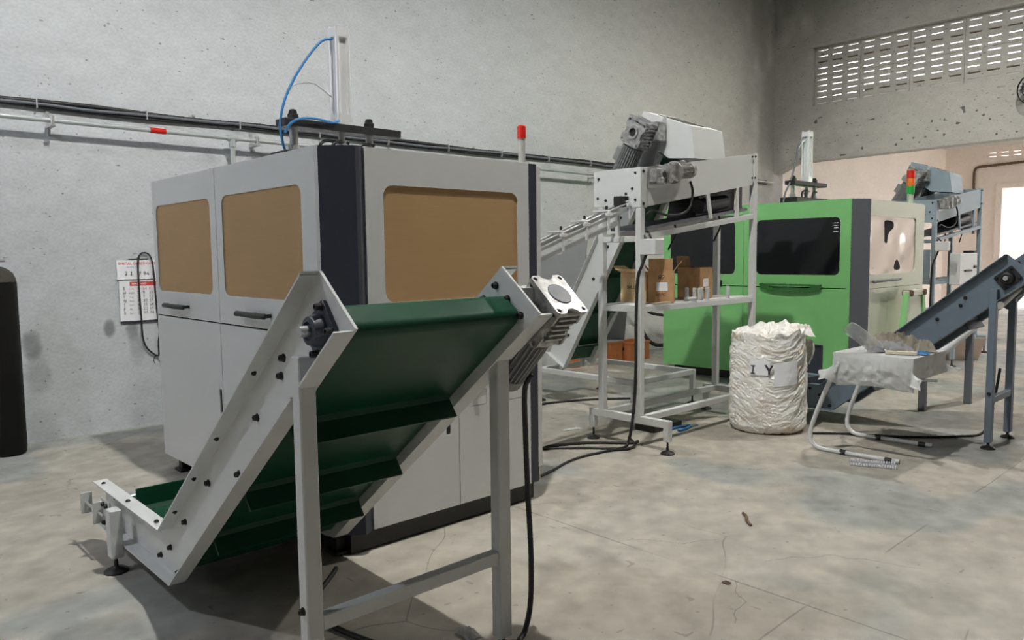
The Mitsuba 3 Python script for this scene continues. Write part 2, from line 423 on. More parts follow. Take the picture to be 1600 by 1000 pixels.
def gear_motor(parent, origin, ex, ey, s=1.0, round_flange=False, body="m_motor", length=0.24):
    """Worm gearbox at the origin, output along local z, motor along local x."""
    M = frame(origin, ex, ey) @ np.diag([s, s, s, 1])
    h = 0.062
    pieces = [bx(-h, h, -h, h, -0.045, 0.045, 0.012)]
    for zz in (-0.052, 0.044):
        pl = rrect(-0.072, 0.072, -0.072, 0.072, 0.016)
        for a in (-1, 1):
            for b in (-1, 1):
                pl = pl.difference(Point(a * 0.058, b * 0.058).buffer(0.008, quad_segs=4))
        pl = pl.difference(Point(0, 0).buffer(0.034)) if zz > 0 else pl
        pl = pl.difference(unary_union([Point(0.092, 0).buffer(0.034), Point(-0.092, 0).buffer(0.034), Point(0, 0.092).buffer(0.034), Point(0, -0.092).buffer(0.034)]))
        pieces.append(moved(prism(pl, "z", zz, zz + 0.010), np.eye(4)))
    for a in (-1, 1):
        for b in (-1, 1):
            pieces.append(cy((a * 0.058, b * 0.058, -0.045), (a * 0.058, b * 0.058, 0.045), 0.011, 10))
    pieces += [bx(-0.05 + 0.02 * k, -0.042 + 0.02 * k, h - 0.002, h + 0.012, -0.035, 0.035, 0.001) for k in range(5)]
    pieces += [lathe([(0.024, 0.040), (0.036, 0.040), (0.036, 0.062), (0.024, 0.062), (0.024, 0.040)], n=20)]
    ef = rrect(-0.075, 0.075, -0.062, 0.062, 0.014)
    ef = ef.difference(unary_union([Point(a * 0.062, b * 0.049).buffer(0.007, quad_segs=4) for a in (-1, 1) for b in (-1, 1)]))
    ef = ef.difference(unary_union([Point(0.088, 0).buffer(0.03), Point(-0.088, 0).buffer(0.03)]))
    pieces.append(moved(prism(ef, "z", 0, 0.012), frame((-h - 0.016, 0, 0), (0, 1, 0), (0, 0, 1))))
    gm = part(parent, "gearbox", moved(cat(pieces), M), "m_cast", smooth=False)
    part(gm, "bore", moved(cy((0, 0, 0.03), (0, 0, 0.050), 0.0235, 18), M), "m_black")
    part(gm, "end_disc", moved(cy((-h - 0.012, 0, 0), (-h - 0.0185, 0, 0), 0.038, 24), M), "m_slate")
    fr = 0.088 if round_flange else 0.066
    part(gm, "motor_flange", moved(cat([lathe([(0, 0), (fr, 0), (fr, 0.012), (0.05, 0.022), (0, 0.022)], (h, 0, 0), (1, 0, 0), 28), cy((h - 0.004, 0, 0), (h + 0.03, 0, 0), 0.05, 20)]), M), "m_cast", smooth=40)
    pts = []
    nf = 26
    for i in range(nf * 4):
        a = i * 2 * math.pi / (nf * 4)
        rr = 0.062 if i % 4 in (0, 1) else 0.053
        pts.append((rr * math.cos(a), rr * math.sin(a)))
    body_m = moved(prism(Polygon(pts), "z", 0, length - 0.07), frame((h + 0.022, 0, 0), (0, 1, 0), (0, 0, 1)))
    part(gm, "motor_housing", moved(body_m, M), body)
    x0 = h + 0.022 + length - 0.07
    part(gm, "fan_cover", moved(lathe([(0, 0), (0.063, 0), (0.063, 0.034), (0.055, 0.044), (0, 0.046)], (x0, 0, 0), (1, 0, 0), 28), M), "m_cast" if round_flange else body, smooth=40)
    part(gm, "terminal_box", moved(bx(h + 0.05, h + 0.13, -0.085, -0.045, -0.035, 0.035, 0.005), M), body)
    return gm


def spindle_foot(parent, x, y, ztop, r=0.045):
    part(parent, "foot", cat([lathe([(0, 0), (r, 0), (r, 0.008), (r * 0.75, 0.018), (r * 0.3, 0.024), (0.010, 0.03), (0.010, 0.05), (0, 0.05)], (x, y, 0), n=20),
                              cy((x, y, 0.03), (x, y, ztop), 0.008, 10), lathe([(0, 0), (0.014, 0), (0.014, 0.012), (0, 0.012)], (x, y, ztop - 0.02), n=6)]), "m_black", smooth=40)


# ------------------------------------------------------------------ moulding machines
def machine(label, X, dy, col_left, col_right, col_column, style):
    t = thing("moulding_machine", label, "machine")
    yR, yL, zb, zt, YR = 3.374 + dy, 5.68 + dy, 0.11, 2.033, 3.28 + dy
    zs = 1.108
    white = style == "white"
    xa, xb = (X + 0.22, X + 1.34) if white else (X + 0.24, X + 1.72)
    xe = xb + 0.10
    part(t, "body", prism(Polygon([(X + 0.02, yL - 0.004), (X + 0.02, yR + 0.06), (X + 0.20, YR + 0.09), (X + 0.235, YR + 0.022), (xe - 0.01, YR + 0.022), (xe - 0.01, yL - 0.004)]), "z", zb + 0.004, zt - 0.012), "m_seam")
    part(t, "top_panel", prism(Polygon([(X + 0.022, yL), (X + 0.022, yR + 0.07), (X + 0.24, YR + 0.09), (X + 0.26, YR + 0.022), (xe, YR + 0.022), (xe, yL)]), "z", zt - 0.012, zt - 0.002), col_left)
    part(t, "rear_panel", bx(xe - 0.012, xe, YR + 0.02, yL, zb, zt - 0.014, 0.002), col_right)
    part(t, "end_panel", bx(X + 0.004, xe, yL - 0.004, yL + 0.012, zb, zt, 0.002), col_left)
    part(t, "base_shadow_fill", bx(X + 0.10, xe - 0.05, YR + 0.03, yL - 0.12, 0.006, zb + 0.004, 0.002), "m_black")  # black base, filled down to the floor to stand for the shadow gap
    for fx in (X + 0.08, xe - 0.2):
        for fy in (YR + 0.12, (yL + yR) / 2, yL - 0.16):
            part(t, "foot", cat([bx(fx - 0.05, fx + 0.05, fy - 0.06, fy + 0.06, 0, 0.02, 0.003), bx(fx - 0.03, fx + 0.03, fy - 0.03, fy + 0.03, 0.018, zb + 0.003, 0.003)]), "m_black")
    ysp = 4.58 + dy
    # doors on the long face: upper pair with windows, lower pair plain
    wins = [(4.67 + dy, 5.615 + dy), (3.52 + dy, 4.49 + dy)] if white else [(4.765 - 0.0, 5.66), (3.545, 4.495)]
    spans = [(ysp + 0.0025, yL - 0.002), (yR, ysp - 0.0025)]
    for k in range(2):
        (a, b), (wa, wb) = spans[k], wins[k]
        hole = rrect(wa, wb, 1.278 if white else 1.245, 1.862 if white else 1.85, 0.055)
        pan = prism(sbox(a, zs + 0.004, b, zt).difference(hole), "x", X, X + 0.02)
        d = part(t, "door", pan, col_left)
        part(d, "window_film" if white else "window_pane", prism(hole.buffer(0.01), "x", X + 0.008, X + 0.0135), "m_film" if white else "m_blackglass",
             label="brown paper film over the window" if white else "black glossy window pane")
        if white:
            hy = (5.228, 4.055)[k]
            g = [tube(spline([(X - 0.045, hy + 0.18, 1.186), (X - 0.05, hy + 0.12, 1.188), (X - 0.052, hy, 1.186), (X - 0.05, hy - 0.16, 1.186), (X - 0.046, hy - 0.18, 1.186)], 4), 0.016, 10),
                 bx(X - 0.05, X + 0.002, hy - 0.165, hy - 0.145, 1.176, 1.196), bx(X - 0.05, X + 0.002, hy + 0.02, hy + 0.04, 1.176, 1.196)]
            part(d, "handle", cat(g), "m_black", smooth=40, label="black bar handle")
        elif k == 1:
            c = 4.07
            outer = Polygon([(c - 0.36, 1.145), (c + 0.36, 1.145), (c + 0.34, 1.09), (c + 0.2, 1.062), (c, 1.052), (c - 0.2, 1.062), (c - 0.34, 1.09)])
            inner = Polygon([(c - 0.24, 1.125), (c + 0.24, 1.125), (c + 0.22, 1.10), (c + 0.1, 1.083), (c, 1.078), (c - 0.1, 1.083), (c - 0.22, 1.10)])
            part(d, "handle", cat([prism(outer.difference(inner), "x", X - 0.05, X - 0.03), bx(X - 0.04, X + 0.002, c - 0.33, c - 0.27, 1.10, 1.13), bx(X - 0.04, X + 0.002, c + 0.27, c + 0.33, 1.10, 1.13)]), "m_darkgreen", label="dark green bow handle")
            for i, (z, w) in enumerate(((1.79, 0.05), (1.765, 0.06), (1.74, 0.045), (1.70, 0.055))):
                part(d, "sticker", bx(X + 0.0066, X + 0.0082, 3.57, 3.57 + w, z - 0.004, z + 0.004, 0), "m_paper")
        else:
            part(d, "latch", bx(X - 0.02, X + 0.002, 4.93, 4.99, 1.10, 1.17, 0.004), "m_black")
        lp = sbox(a, zb, b, zs - 0.005)
        if white and k == 0:
            lp = lp.difference(rrect(4.60, 4.635, 0.55, 0.70, 0.004))
        if not white and k == 1:
            lp = lp.difference(rrect(3.70, 4.03, 0.10, 0.50, 0.008))
        lo = part(t, "lower_panel", prism(lp, "x", X, X + 0.02), col_left)
        if white and k == 0:
            part(lo, "grip_slot", bx(X + 0.009, X + 0.018, 4.598, 4.637, 0.548, 0.702, 0), "m_black", label="black recessed grip slot")
        if not white and k == 1:
            part(lo, "outlet", cat([prism(rrect(3.70, 4.03, 0.10, 0.50, 0.008).difference(rrect(3.715, 4.015, 0.115, 0.485, 0.006)), "x", X - 0.006, X + 0.018),
                                    bx(X + 0.012, X + 0.019, 3.70, 4.03, 0.10, 0.50, 0)]), "m_navy", label="dark outlet opening low on the door")
    # corner column
    colp = Polygon([(X + 0.012, yR - 0.012), (X + 0.15, YR - 0.032), (X + 0.175, YR - 0.026), (X + 0.225, YR + 0.02), (X + 0.25, YR + 0.1), (X + 0.06, yR + 0.08)]) if white else \
        Polygon([(X + 0.012, yR - 0.012), (X + 0.20, YR - 0.035), (X + 0.235, YR + 0.0), (X + 0.25, YR + 0.1), (X + 0.06, yR + 0.08)])
    part(t, "corner_column", prism(colp, "z", zb, zt), col_column, label="dark corner column")
    part(t, "corner_edge", prism(Polygon([(X, yR + 0.02), (X - 0.0, yR + 0.002), (X + 0.012, yR - 0.012), (X + 0.03, yR), (X + 0.03, yR + 0.02)]), "z", zb, zt), "m_white" if white else col_left)
    if white:
        hole = rrect(2.175, 3.10, 1.263, 1.856, 0.055)
        p = part(t, "front_panel", prism(sbox(xa, zs - 0.09, xb, zt).difference(hole), "y", YR, YR + 0.02), col_right)
        part(p, "window_film", prism(hole.buffer(0.01), "y", YR + 0.008, YR + 0.0135), "m_film", label="brown paper film over the window")
        lo = sbox(xa, zb, 2.632, zs - 0.094).difference(rrect(2.545, 2.578, 0.52, 0.635, 0.003))
        q = part(t, "lower_door", prism(lo, "y", YR, YR + 0.02), col_right)
        part(q, "grip_slot", bx(2.543, 2.58, YR + 0.009, YR + 0.018, 0.518, 0.637, 0), "m_black")
        hat = [rrect(2.70, 2.84, 0.652, 0.742, 0.012), rrect(2.962, 3.125, 0.65, 0.735, 0.012)]
        q = part(t, "lower_door", prism(sbox(2.638, zb, xb, zs - 0.094).difference(unary_union(hat)), "y", YR, YR + 0.02), col_right)
        for hh in hat:
            part(q, "hatch", prism(hh.buffer(-0.0025), "y", YR + 0.001, YR + 0.015), col_right)
        cp = part(t, "control_panel", bx(2.67, 2.83, YR - 0.008, YR + 0.002, 0.752, 0.93, 0.003), "m_black", label="small black control panel")
        part(cp, "knob", cat([cy((2.745, YR - 0.006, 0.80), (2.745, YR - 0.03, 0.80), 0.018, 16), cy((2.80, YR - 0.006, 0.86), (2.80, YR - 0.02, 0.86), 0.012, 16)]), "m_lampgreen")
    else:
        hole = rrect(X + 0.27, X + 1.56, 1.245, 1.86, 0.06)
        p = part(t, "front_panel", prism(sbox(xa, zs - 0.01, xb, zt).difference(hole), "y", YR, YR + 0.02), col_right)
        # loose mirror film, crumpled
        nu, nv = 60, 36
        U, V = np.meshgrid(np.linspace(X + 0.262, X + 1.568, nu), np.linspace(1.237, 1.868, nv), indexing="ij")
        q = np.stack([U * 3.1, V * 3.1, U * 0], -1)
        dsp = 0.045 * (meshkit.fbm(q, 2, 5) - 0.5) - 0.012 * np.exp(-((U - X - 1.25) ** 2 + (V - 1.6) ** 2) / 0.03)
        edge = np.minimum(np.minimum(U - U.min(), U.max() - U), np.minimum(V - V.min(), V.max() - V))
        dsp *= np.clip(edge / 0.06, 0, 1)
        vv = np.stack([U.ravel(), (YR + 0.012 + dsp).ravel(), V.ravel()], 1)
        part(p, "window_film", trimesh.Trimesh(vv, grid(nu, nv)[:, ::-1], process=False), "m_mirror", smooth=True, label="crumpled silver mirror film over the window")
        part(p, "handle", cat([tube(spline([(X + 0.2 + 0.12, YR - 0.035, 1.165), (X + 0.45, YR - 0.045, 1.172), (X + 0.9, YR - 0.045, 1.176), (X + 1.06, YR - 0.03, 1.18)], 5), 0.013, 8),
                               bx(X + 0.36, X + 0.40, YR - 0.045, YR + 0.002, 1.16, 1.18), bx(X + 0.98, X + 1.02, YR - 0.04, YR + 0.002, 1.165, 1.185)]), "m_slate", smooth=40, label="slim grey bar handle")
        part(t, "lower_door", prism(sbox(xa, zb, X + 0.78, zs - 0.014), "y", YR, YR + 0.02), col_right)
        part(t, "lower_door", prism(sbox(X + 0.784, zb, xb, zs - 0.014), "y", YR, YR + 0.02), col_right)
    part(t, "corner_strip", bx(xb + 0.001, xb + 0.067, YR + 0.002, YR + 0.03, zb, zt, 0.002), "m_dark" if white else "m_cream")
    part(t, "edge_strip", bx(xb + 0.068, xb + 0.104, YR + 0.004, YR + 0.03, 0.2, zt - 0.01, 0.002), col_right)
    # clamping unit on the roof with its pneumatic cylinder
    ox = X - 1.85
    cyy = 4.15 + dy
    part(t, "clamp_base", bx(2.05 + ox, 2.95 + ox, cyy - 0.1, cyy + 0.1, zt - 0.002, zt + 0.07, 0.004), "m_black")
    part(t, "tie_bar", bx(2.07 + ox, 2.86 + ox, cyy - 0.06, cyy + 0.06, 2.243, 2.288, 0.005), "m_black", label="black steel tie bar")
    for x in (2.15, 2.66):
        x += ox
        part(t, "tie_rod", cat([cy((x, cyy, zt + 0.06), (x, cyy, 2.245), 0.024, 16), cy((x, cyy, zt + 0.065), (x, cyy, zt + 0.11), 0.036, 16)]), "m_steel", smooth=40)
        part(t, "nut", cat([lathe([(0, 0), (0.034, 0), (0.034, 0.03), (0.03, 0.034), (0, 0.034)], (x, cyy, 2.287), n=6), cy((x, cyy, 2.31), (x, cyy, 2.345), 0.02, 12),
                            lathe([(0, 0), (0.026, 0), (0.026, 0.014), (0, 0.014)], (x, cyy, 2.322), n=6)]), "m_black")
    part(t, "piston_rod", cat([cy((2.465 + ox, cyy, zt + 0.06), (2.465 + ox, cyy, 2.245), 0.02, 14), cy((2.465 + ox, cyy, zt + 0.12), (2.465 + ox, cyy, 2.2), 0.034, 14)]), "m_steel", smooth=40)
    for i, x in enumerate((2.3, 2.38, 2.56)):
        part(t, "fitting", tube(spline([(x + ox, cyy - 0.03, zt + 0.06), (x + ox, cyy - 0.03, zt + 0.12), (x + ox + 0.04, cyy - 0.03, zt + 0.15), (x + ox + 0.12, cyy - 0.02, zt + 0.15)], 4), 0.009, 8), "m_black", smooth=40)
    w = 0.05
    prof = unary_union([sbox(-0.034, -0.034, 0.034, 0.034)] + [Point(a * 0.036, b * 0.036).buffer(0.0145, quad_segs=4) for a in (-1, 1) for b in (-1, 1)])
    barrel = prism(affinity.translate(prof, 2.465 + ox, cyy), "z", 2.35, 2.80)
    pc = part(t, "air_cylinder", barrel, "m_alu", label="tall aluminium pneumatic cylinder")
    capp = affinity.translate(rrect(-w, w, -w, w, 0.01), 2.465 + ox, cyy)
    part(pc, "end_cap", prism(capp, "z", 2.288, 2.35), "m_alu")
    part(pc, "end_cap", cat([prism(capp, "z", 2.80, 2.855)] + [cy((2.465 + ox + a * 0.036, cyy + b * 0.036, 2.85), (2.465 + ox + a * 0.036, cyy + b * 0.036, 2.868), 0.009, 10) for a in (-1, 1) for b in (-1, 1)]), "m_alu")
    oy = cyy - 4.15
    P = lambda pts: [(x + ox, y + oy, z) for x, y, z in pts]
    if white:
        part(t, "air_hose", tube(spline(P([(2.42, 4.15, 2.79), (2.34, 4.15, 2.756), (2.21, 4.15, 2.593), (2.112, 4.15, 2.418), (2.071, 4.15, 2.27), (2.075, 4.14, 2.16), (2.09, 4.13, 2.09)]), 8), 0.0075, 10), "m_blue", smooth=True, label="blue air hose arching from the cylinder")
        part(t, "air_hose", tube(spline(P([(2.07, 4.10, 2.20), (2.10, 4.08, 2.255), (2.15, 4.07, 2.283), (2.24, 4.07, 2.295), (2.36, 4.08, 2.287), (2.42, 4.1, 2.305)]), 8), 0.0075, 10), "m_blue", smooth=True, label="blue air hose lying over the tie bar")
        part(t, "air_line", tube(spline(P([(2.118, 4.15, 2.43), (2.15, 4.15, 2.475), (2.207, 4.15, 2.505), (2.289, 4.15, 2.513), (2.34, 4.15, 2.49), (2.42, 4.15, 2.44)]), 8), 0.0045, 8), "m_hosewhite", smooth=True, label="thin white air line")
    else:
        part(t, "air_hose", tube(spline(P([(2.42, 4.15, 2.79), (2.34, 4.15, 2.77), (2.25, 4.15, 2.66), (2.2, 4.15, 2.5), (2.10, 4.15, 2.3), (1.98, 4.15, 2.15), (1.93, 4.15, 2.03)]), 8), 0.010, 10), "m_slate", smooth=True)
        part(t, "air_line", tube(spline(P([(2.2, 4.15, 2.48), (2.25, 4.15, 2.62), (2.33, 4.15, 2.72), (2.42, 4.15, 2.76)]), 8), 0.006, 8), "m_hosewhite", smooth=True)
    # signal light on the rear corner
    if white:
        sx, sy = 3.205, YR + 0.07
        p = part(t, "signal_tower", cat([cy((sx, sy, zt - 0.01), (sx, sy, zt + 0.155), 0.022, 20), cy((sx, sy, zt - 0.005), (sx, sy, zt + 0.01), 0.03, 20)]), "m_greyplastic", smooth=40)
        part(p, "red_lamp", lathe([(0, 0), (0.026, 0), (0.026, 0.068), (0.022, 0.074), (0, 0.075)], (sx, sy, zt + 0.153), n=24), "m_red", smooth=40, label="red signal lamp")
    else:
        sx, sy = X + 1.62, YR + 0.10
        p = part(t, "signal_tower", cy((sx, sy, zt - 0.01), (sx, sy, zt + 0.12), 0.035, 20), "m_greyplastic", smooth=40)
        for i, mm in enumerate(("m_lampgreen", "m_orange", "m_red")):
            part(p, ("green_lamp", "orange_lamp", "red_lamp")[i], lathe([(0, 0), (0.042, 0), (0.045, 0.004), (0.045, 0.085), (0.042, 0.09), (0, 0.09)], (sx, sy, zt + 0.118 + 0.09 * i), n=24), mm, smooth=40)
    return t


machine("white moulding machine with brown paper over its windows, nearest the camera", 1.85, 0.0, "m_white", "m_white", "m_dark", "white")
machine("green moulding machine with black windows, behind the wrapped bale", 7.95, 0.075, "m_green", "m_cream", "m_slate", "green")


# ------------------------------------------------------------------ belt conveyors
def conveyor(label, dx, dy, wr, tail, mf, style):
    """wr: inner face of the right web; built at the white conveyor's place and moved by dx, dy."""
    t = thing("belt_conveyor", label, "conveyor")
    xo, xw = 1.06, 1.12
    P = [(tail, .343), (3.40, .338), (2.035, 1.459), (1.845, 1.30), (3.29, .124), (tail, .126)]
    Pg = Polygon([(y + dy, z) for y, z in P])
    tan = np.array([-0.775, 0.632])
    nrm = np.array([-0.632, -0.775])     # outward from the return run
    ring = Pg.difference(Pg.buffer(-0.006, join_style=2))
    cut = LineString([(P[2][0] + dy, P[2][1]), (P[3][0] + dy, P[3][1])]).buffer(0.012, cap_style=2)
    cut2 = LineString([(P[0][0] + dy, P[0][1] - 0.008), (P[5][0] + dy, P[5][1] + 0.008)]).buffer(0.008, cap_style=2)
    ring = ring.difference(cut).difference(cut2)
    # the lower flange is notched for the legs
    legy = (2.075 + dy, 2.125 + dy)
    ringL = ring.difference(sbox(legy[0], 0.9, legy[1], 1.19))
    xR = wr
    left = cat([prism(Pg, "x", xw + dx, xw + 0.01 + dx), prism(ringL, "x", xo + dx, xw + dx)])
    right = cat([prism(Pg, "x", xR + dx, xR + 0.01 + dx), prism(ringL, "x", xR + 0.01 + dx, xR + 0.08 + dx)])
    part(t, "side_frame", left, mf)
    part(t, "side_frame", right, mf)
    # belt: closed loop inside the side frames
    loop = Pg.buffer(-0.060, join_style=2).buffer(-0.035).buffer(0.035, quad_segs=8)
    loop = affinity.translate(loop, -0.632 * 0.022, -0.775 * 0.022)
    belt = loop.difference(loop.buffer(-0.006))
    xb0, xb1 = xw + 0.016 + dx, xR - 0.006 + dx
    part(t, "belt", prism(belt, "x", xb0, xb1), "m_belt" if style == "white" else "m_navy", smooth=30)
    low0, low1 = np.array(P[3]) + [dy, 0], np.array(P[4]) + [dy, 0]
    up = (low1 - low0) / np.linalg.norm(low1 - low0)
    nn = np.array([-up[1] * -1, up[0]]) if False else np.array([up[1], -up[0]])
    if nn[1] > 0:
        nn = -nn
    def cleat(c, n, a, hgt=0.098):
        q = Polygon([tuple(c - a * 0.022), tuple(c + a * 0.022), tuple(c + a * 0.006 + n * 0.02), tuple(c + a * 0.005 + n * hgt), tuple(c - a * 0.005 + n * hgt), tuple(c - a * 0.008 + n * 0.02)])
        part(t, "cleat", prism(q.buffer(0), "x", xb0 + 0.012, xb1 - 0.02), "m_belt" if style == "white" else "m_navy")
    for s in (0.595, 1.075, 1.48):
        cleat(low0 + up * s - nn * 0.040, nn, up, 0.092)
    upo = np.array([2.035 + dy, 1.459])
    for s in (0.35, 0.83, 1.31):
        cleat(upo + up * s + nn * 0.080, -nn, up, 0.075)
    for y in np.arange(3.55, tail - 0.1, 0.42):
        cleat(np.array([y + dy, 0.265]), np.array([0, 1.0]), np.array([1.0, 0]), 0.108)
    rc = np.array([2.021 + dy, 1.286])
    part(t, "head_roller", cy((xb0 - 0.012, rc[0], rc[1]), (xb1 + 0.004, rc[0], rc[1]), 0.044, 24), "m_steel", smooth=40)
    part(t, "tail_roller", cy((xb0 - 0.012, tail - 0.115 + dy, 0.2345), (xb1 + 0.004, tail - 0.115 + dy, 0.2345), 0.048, 24), "m_steel", smooth=40)
    part(t, "idler_roller", cy((xb0 - 0.012, 3.33 + dy, 0.222), (xb1 + 0.004, 3.33 + dy, 0.222), 0.03, 20), "m_steel", smooth=40)
    # legs with tie bar
    for (a, b) in ((1.065, 1.12), (xR + 0.010, xR + 0.07)):
        part(t, "leg", bx(a + dx, b + dx, 2.075 + dy, 2.125 + dy, 0.05, 1.205, 0.004), mf)
        spindle_foot(t, (a + b) / 2 + dx, 2.10 + dy, 0.08, 0.05)
    part(t, "tie_bar", bx(1.12 + dx, xR + 0.010 + dx, 2.08 + dy, 2.12 + dy, 0.345, 0.395, 0.004), mf)
    # tail support
    for xx in ((1.005, 1.06), (xR + 0.08, xR + 0.135)):
        part(t, "tail_post", bx(xx[0] + dx, xx[1] + dx, 3.895 + dy, 3.965 + dy, 0.075, 0.31, 0.004), mf)
        spindle_foot(t, (xx[0] + xx[1]) / 2 + dx, 3.935 + dy, 0.10, 0.055)
    # belt tensioner at the tail end: brackets, threaded rod
    if style == "white":
        for s in (0, 1):
            x0 = xo + dx if s == 0 else xR + 0.08 + dx
            sg = -1 if s == 0 else 1
            part(t, "tensioner_bracket", cat([bx(x0, x0 + sg * 0.008, tail - 0.31 + dy, tail - 0.17 + dy, 0.16, 0.30, 0.002), bx(x0, x0 + sg * 0.055, tail - 0.20 + dy, tail - 0.19 + dy, 0.175, 0.285, 0.002),
                                              bx(x0, x0 + sg * 0.055, tail + 0.02 + dy, tail + 0.032 + dy, 0.175, 0.285, 0.002), bx(x0, x0 + sg * 0.008, tail - 0.19 + dy, tail + 0.03 + dy, 0.175, 0.20, 0.002)]), mf)
            part(t, "tensioner_rod", cat([cy((x0 + sg * 0.03, tail - 0.28 + dy, 0.232), (x0 + sg * 0.03, tail + 0.09 + dy, 0.232), 0.007, 10), cy((x0 + sg * 0.03, tail + 0.033 + dy, 0.232), (x0 + sg * 0.03, tail + 0.05 + dy, 0.232), 0.015, 6),
                                          cy((x0 + sg * 0.03, tail - 0.186 + dy, 0.232), (x0 + sg * 0.03, tail - 0.172 + dy, 0.232), 0.015, 6)]), "m_steel", smooth=40)
            for (yy, zz) in ((tail - 0.27, 0.275), (tail - 0.22, 0.275), (tail - 0.22, 0.18)):
                bolt(t, (x0 + sg * 0.008, yy + dy, zz), (sg, 0, 0), 0.010)
    # flange bearing on the left web
    n = np.array([-1.0, 0, 0])
    c = np.array([xw + dx, rc[0], rc[1]])
    a45 = Polygon([(-0.062, -0.048), (0.062, -0.048), (0.062, 0.048), (-0.062, 0.048)]).buffer(0.012)
    ang = math.degrees(math.atan2(tan[1], tan[0]))
    pl = affinity.translate(affinity.rotate(a45, ang, origin=(0, 0)), rc[0], rc[1])
    bmesh = [prism(pl, "x", xw - 0.014 + dx, xw + dx), lathe([(0, 0), (0.05, 0), (0.047, 0.02), (0.042, 0.036), (0.028, 0.04), (0.028, 0.03), (0, 0.03)], c + n * 0.012, n, 24)]
    b = part(t, "bearing", cat(bmesh), "m_navy" if style == "white" else "m_black", smooth=30, label="dark flange bearing")
    part(b, "shaft", cy(c + n * 0.02, c + n * 0.078, 0.017, 18), "m_steel", smooth=40)
    for u in (-1, 1):
        for v in (-1, 1):
            q = rc + tan * (0.058 * u) + np.array([tan[1], -tan[0]]) * (0.044 * v)
            bolt(b, (xw - 0.014 + dx, q[0], q[1]), (-1, 0, 0), 0.0105, 0.02)
    # bolts along the web
    pts = [(2.28, 1.18), (2.30, 1.12)] if style == "white" else [(2.30, 1.13), (2.33, 1.07)]
    mid = lambda s, o: np.array([3.40, .338]) * (1 - s) + np.array([2.035, 1.459]) * s + np.array([-0.632, -0.775]) * o
    pts += [tuple(mid(s, o)) for s, o in ((0.62, 0.10), (0.30, 0.06), (0.10, 0.06), (0.46, 0.17))]
    pts += [(3.42, 0.24), (3.55, 0.17), (3.33, 0.155), (tail - 0.2, 0.29), (tail - 0.45, 0.29)]
    for (y, z) in pts:
        bolt(t, (xw + dx, y + dy, z), (-1, 0, 0), 0.0105, 0.014)
    for s in (0.1, 0.27, 0.45, 0.7):       # screws through the upper flange
        q = mid(s, -0.0)
        bolt(t, (1.09 + dx, q[0] + dy + 0.632 * -0.006, q[1] - 0.775 * 0.006), (0, -0.632, -0.775), 0.007, 0.006, "screw")
    for y in (3.5, 3.9, 4.3):
        if y < tail:
            bolt(t, (1.09 + dx, y + dy, 0.343), (0, 0, 1), 0.008, 0.005, "screw")
    for q in ((2.065, 1.39), (2.133, 1.339), (2.004, 1.344), (1.936, 1.288)):     # bolts on the inner face of the right web's tip
        bolt(t, (xR + dx, q[0] + dy, q[1]), (-1, 0, 0), 0.0105, 0.014)
    bolt(t, (1.065 + dx, 2.10 + dy, 0.42), (-1, 0, 0), 0.010, 0.012)
    # gear motor on the right
    if style == "white":
        part(t, "motor_bracket", cat([bx(xR + 0.08 + dx, xR + 0.20 + dx, 1.98 + dy, 2.11 + dy, 1.375, 1.382, 0.001), bx(xR + 0.012 + dx, xR + 0.09 + dx, 1.96 + dy, 2.12 + dy, 1.32, 1.382, 0.001)]), mf)
        g = gear_motor(t, (xR + 0.155 + dx, 1.965 + dy, 1.285), (0.0, 0.68, -0.733), (0.0, -0.733, -0.68), 1.28, length=0.225)
    else:
        gear_motor(t, (xR + 0.10 + dx, 2.0 + dy, 1.295), (0.0, 0.6, -0.8), (0.0, -0.8, -0.6), 1.0, length=0.25)
        part(t, "cable_pipe", cy((6.47, 1.69, 1.085), (7.12, 1.69, 1.235), 0.03, 18), "m_greyplastic", smooth=40, label="pale pipe slung between the legs under the head")
    return t


conveyor("white cleated conveyor with a dark green belt, in front of the white machine", 0, 0, 1.84, 4.385, "m_frame", "white")
conveyor("blue grey inclined conveyor rising to the right edge beside the green machine", 5.39, -0.37, 1.55, 3.96, "m_bluegrey", "grey")


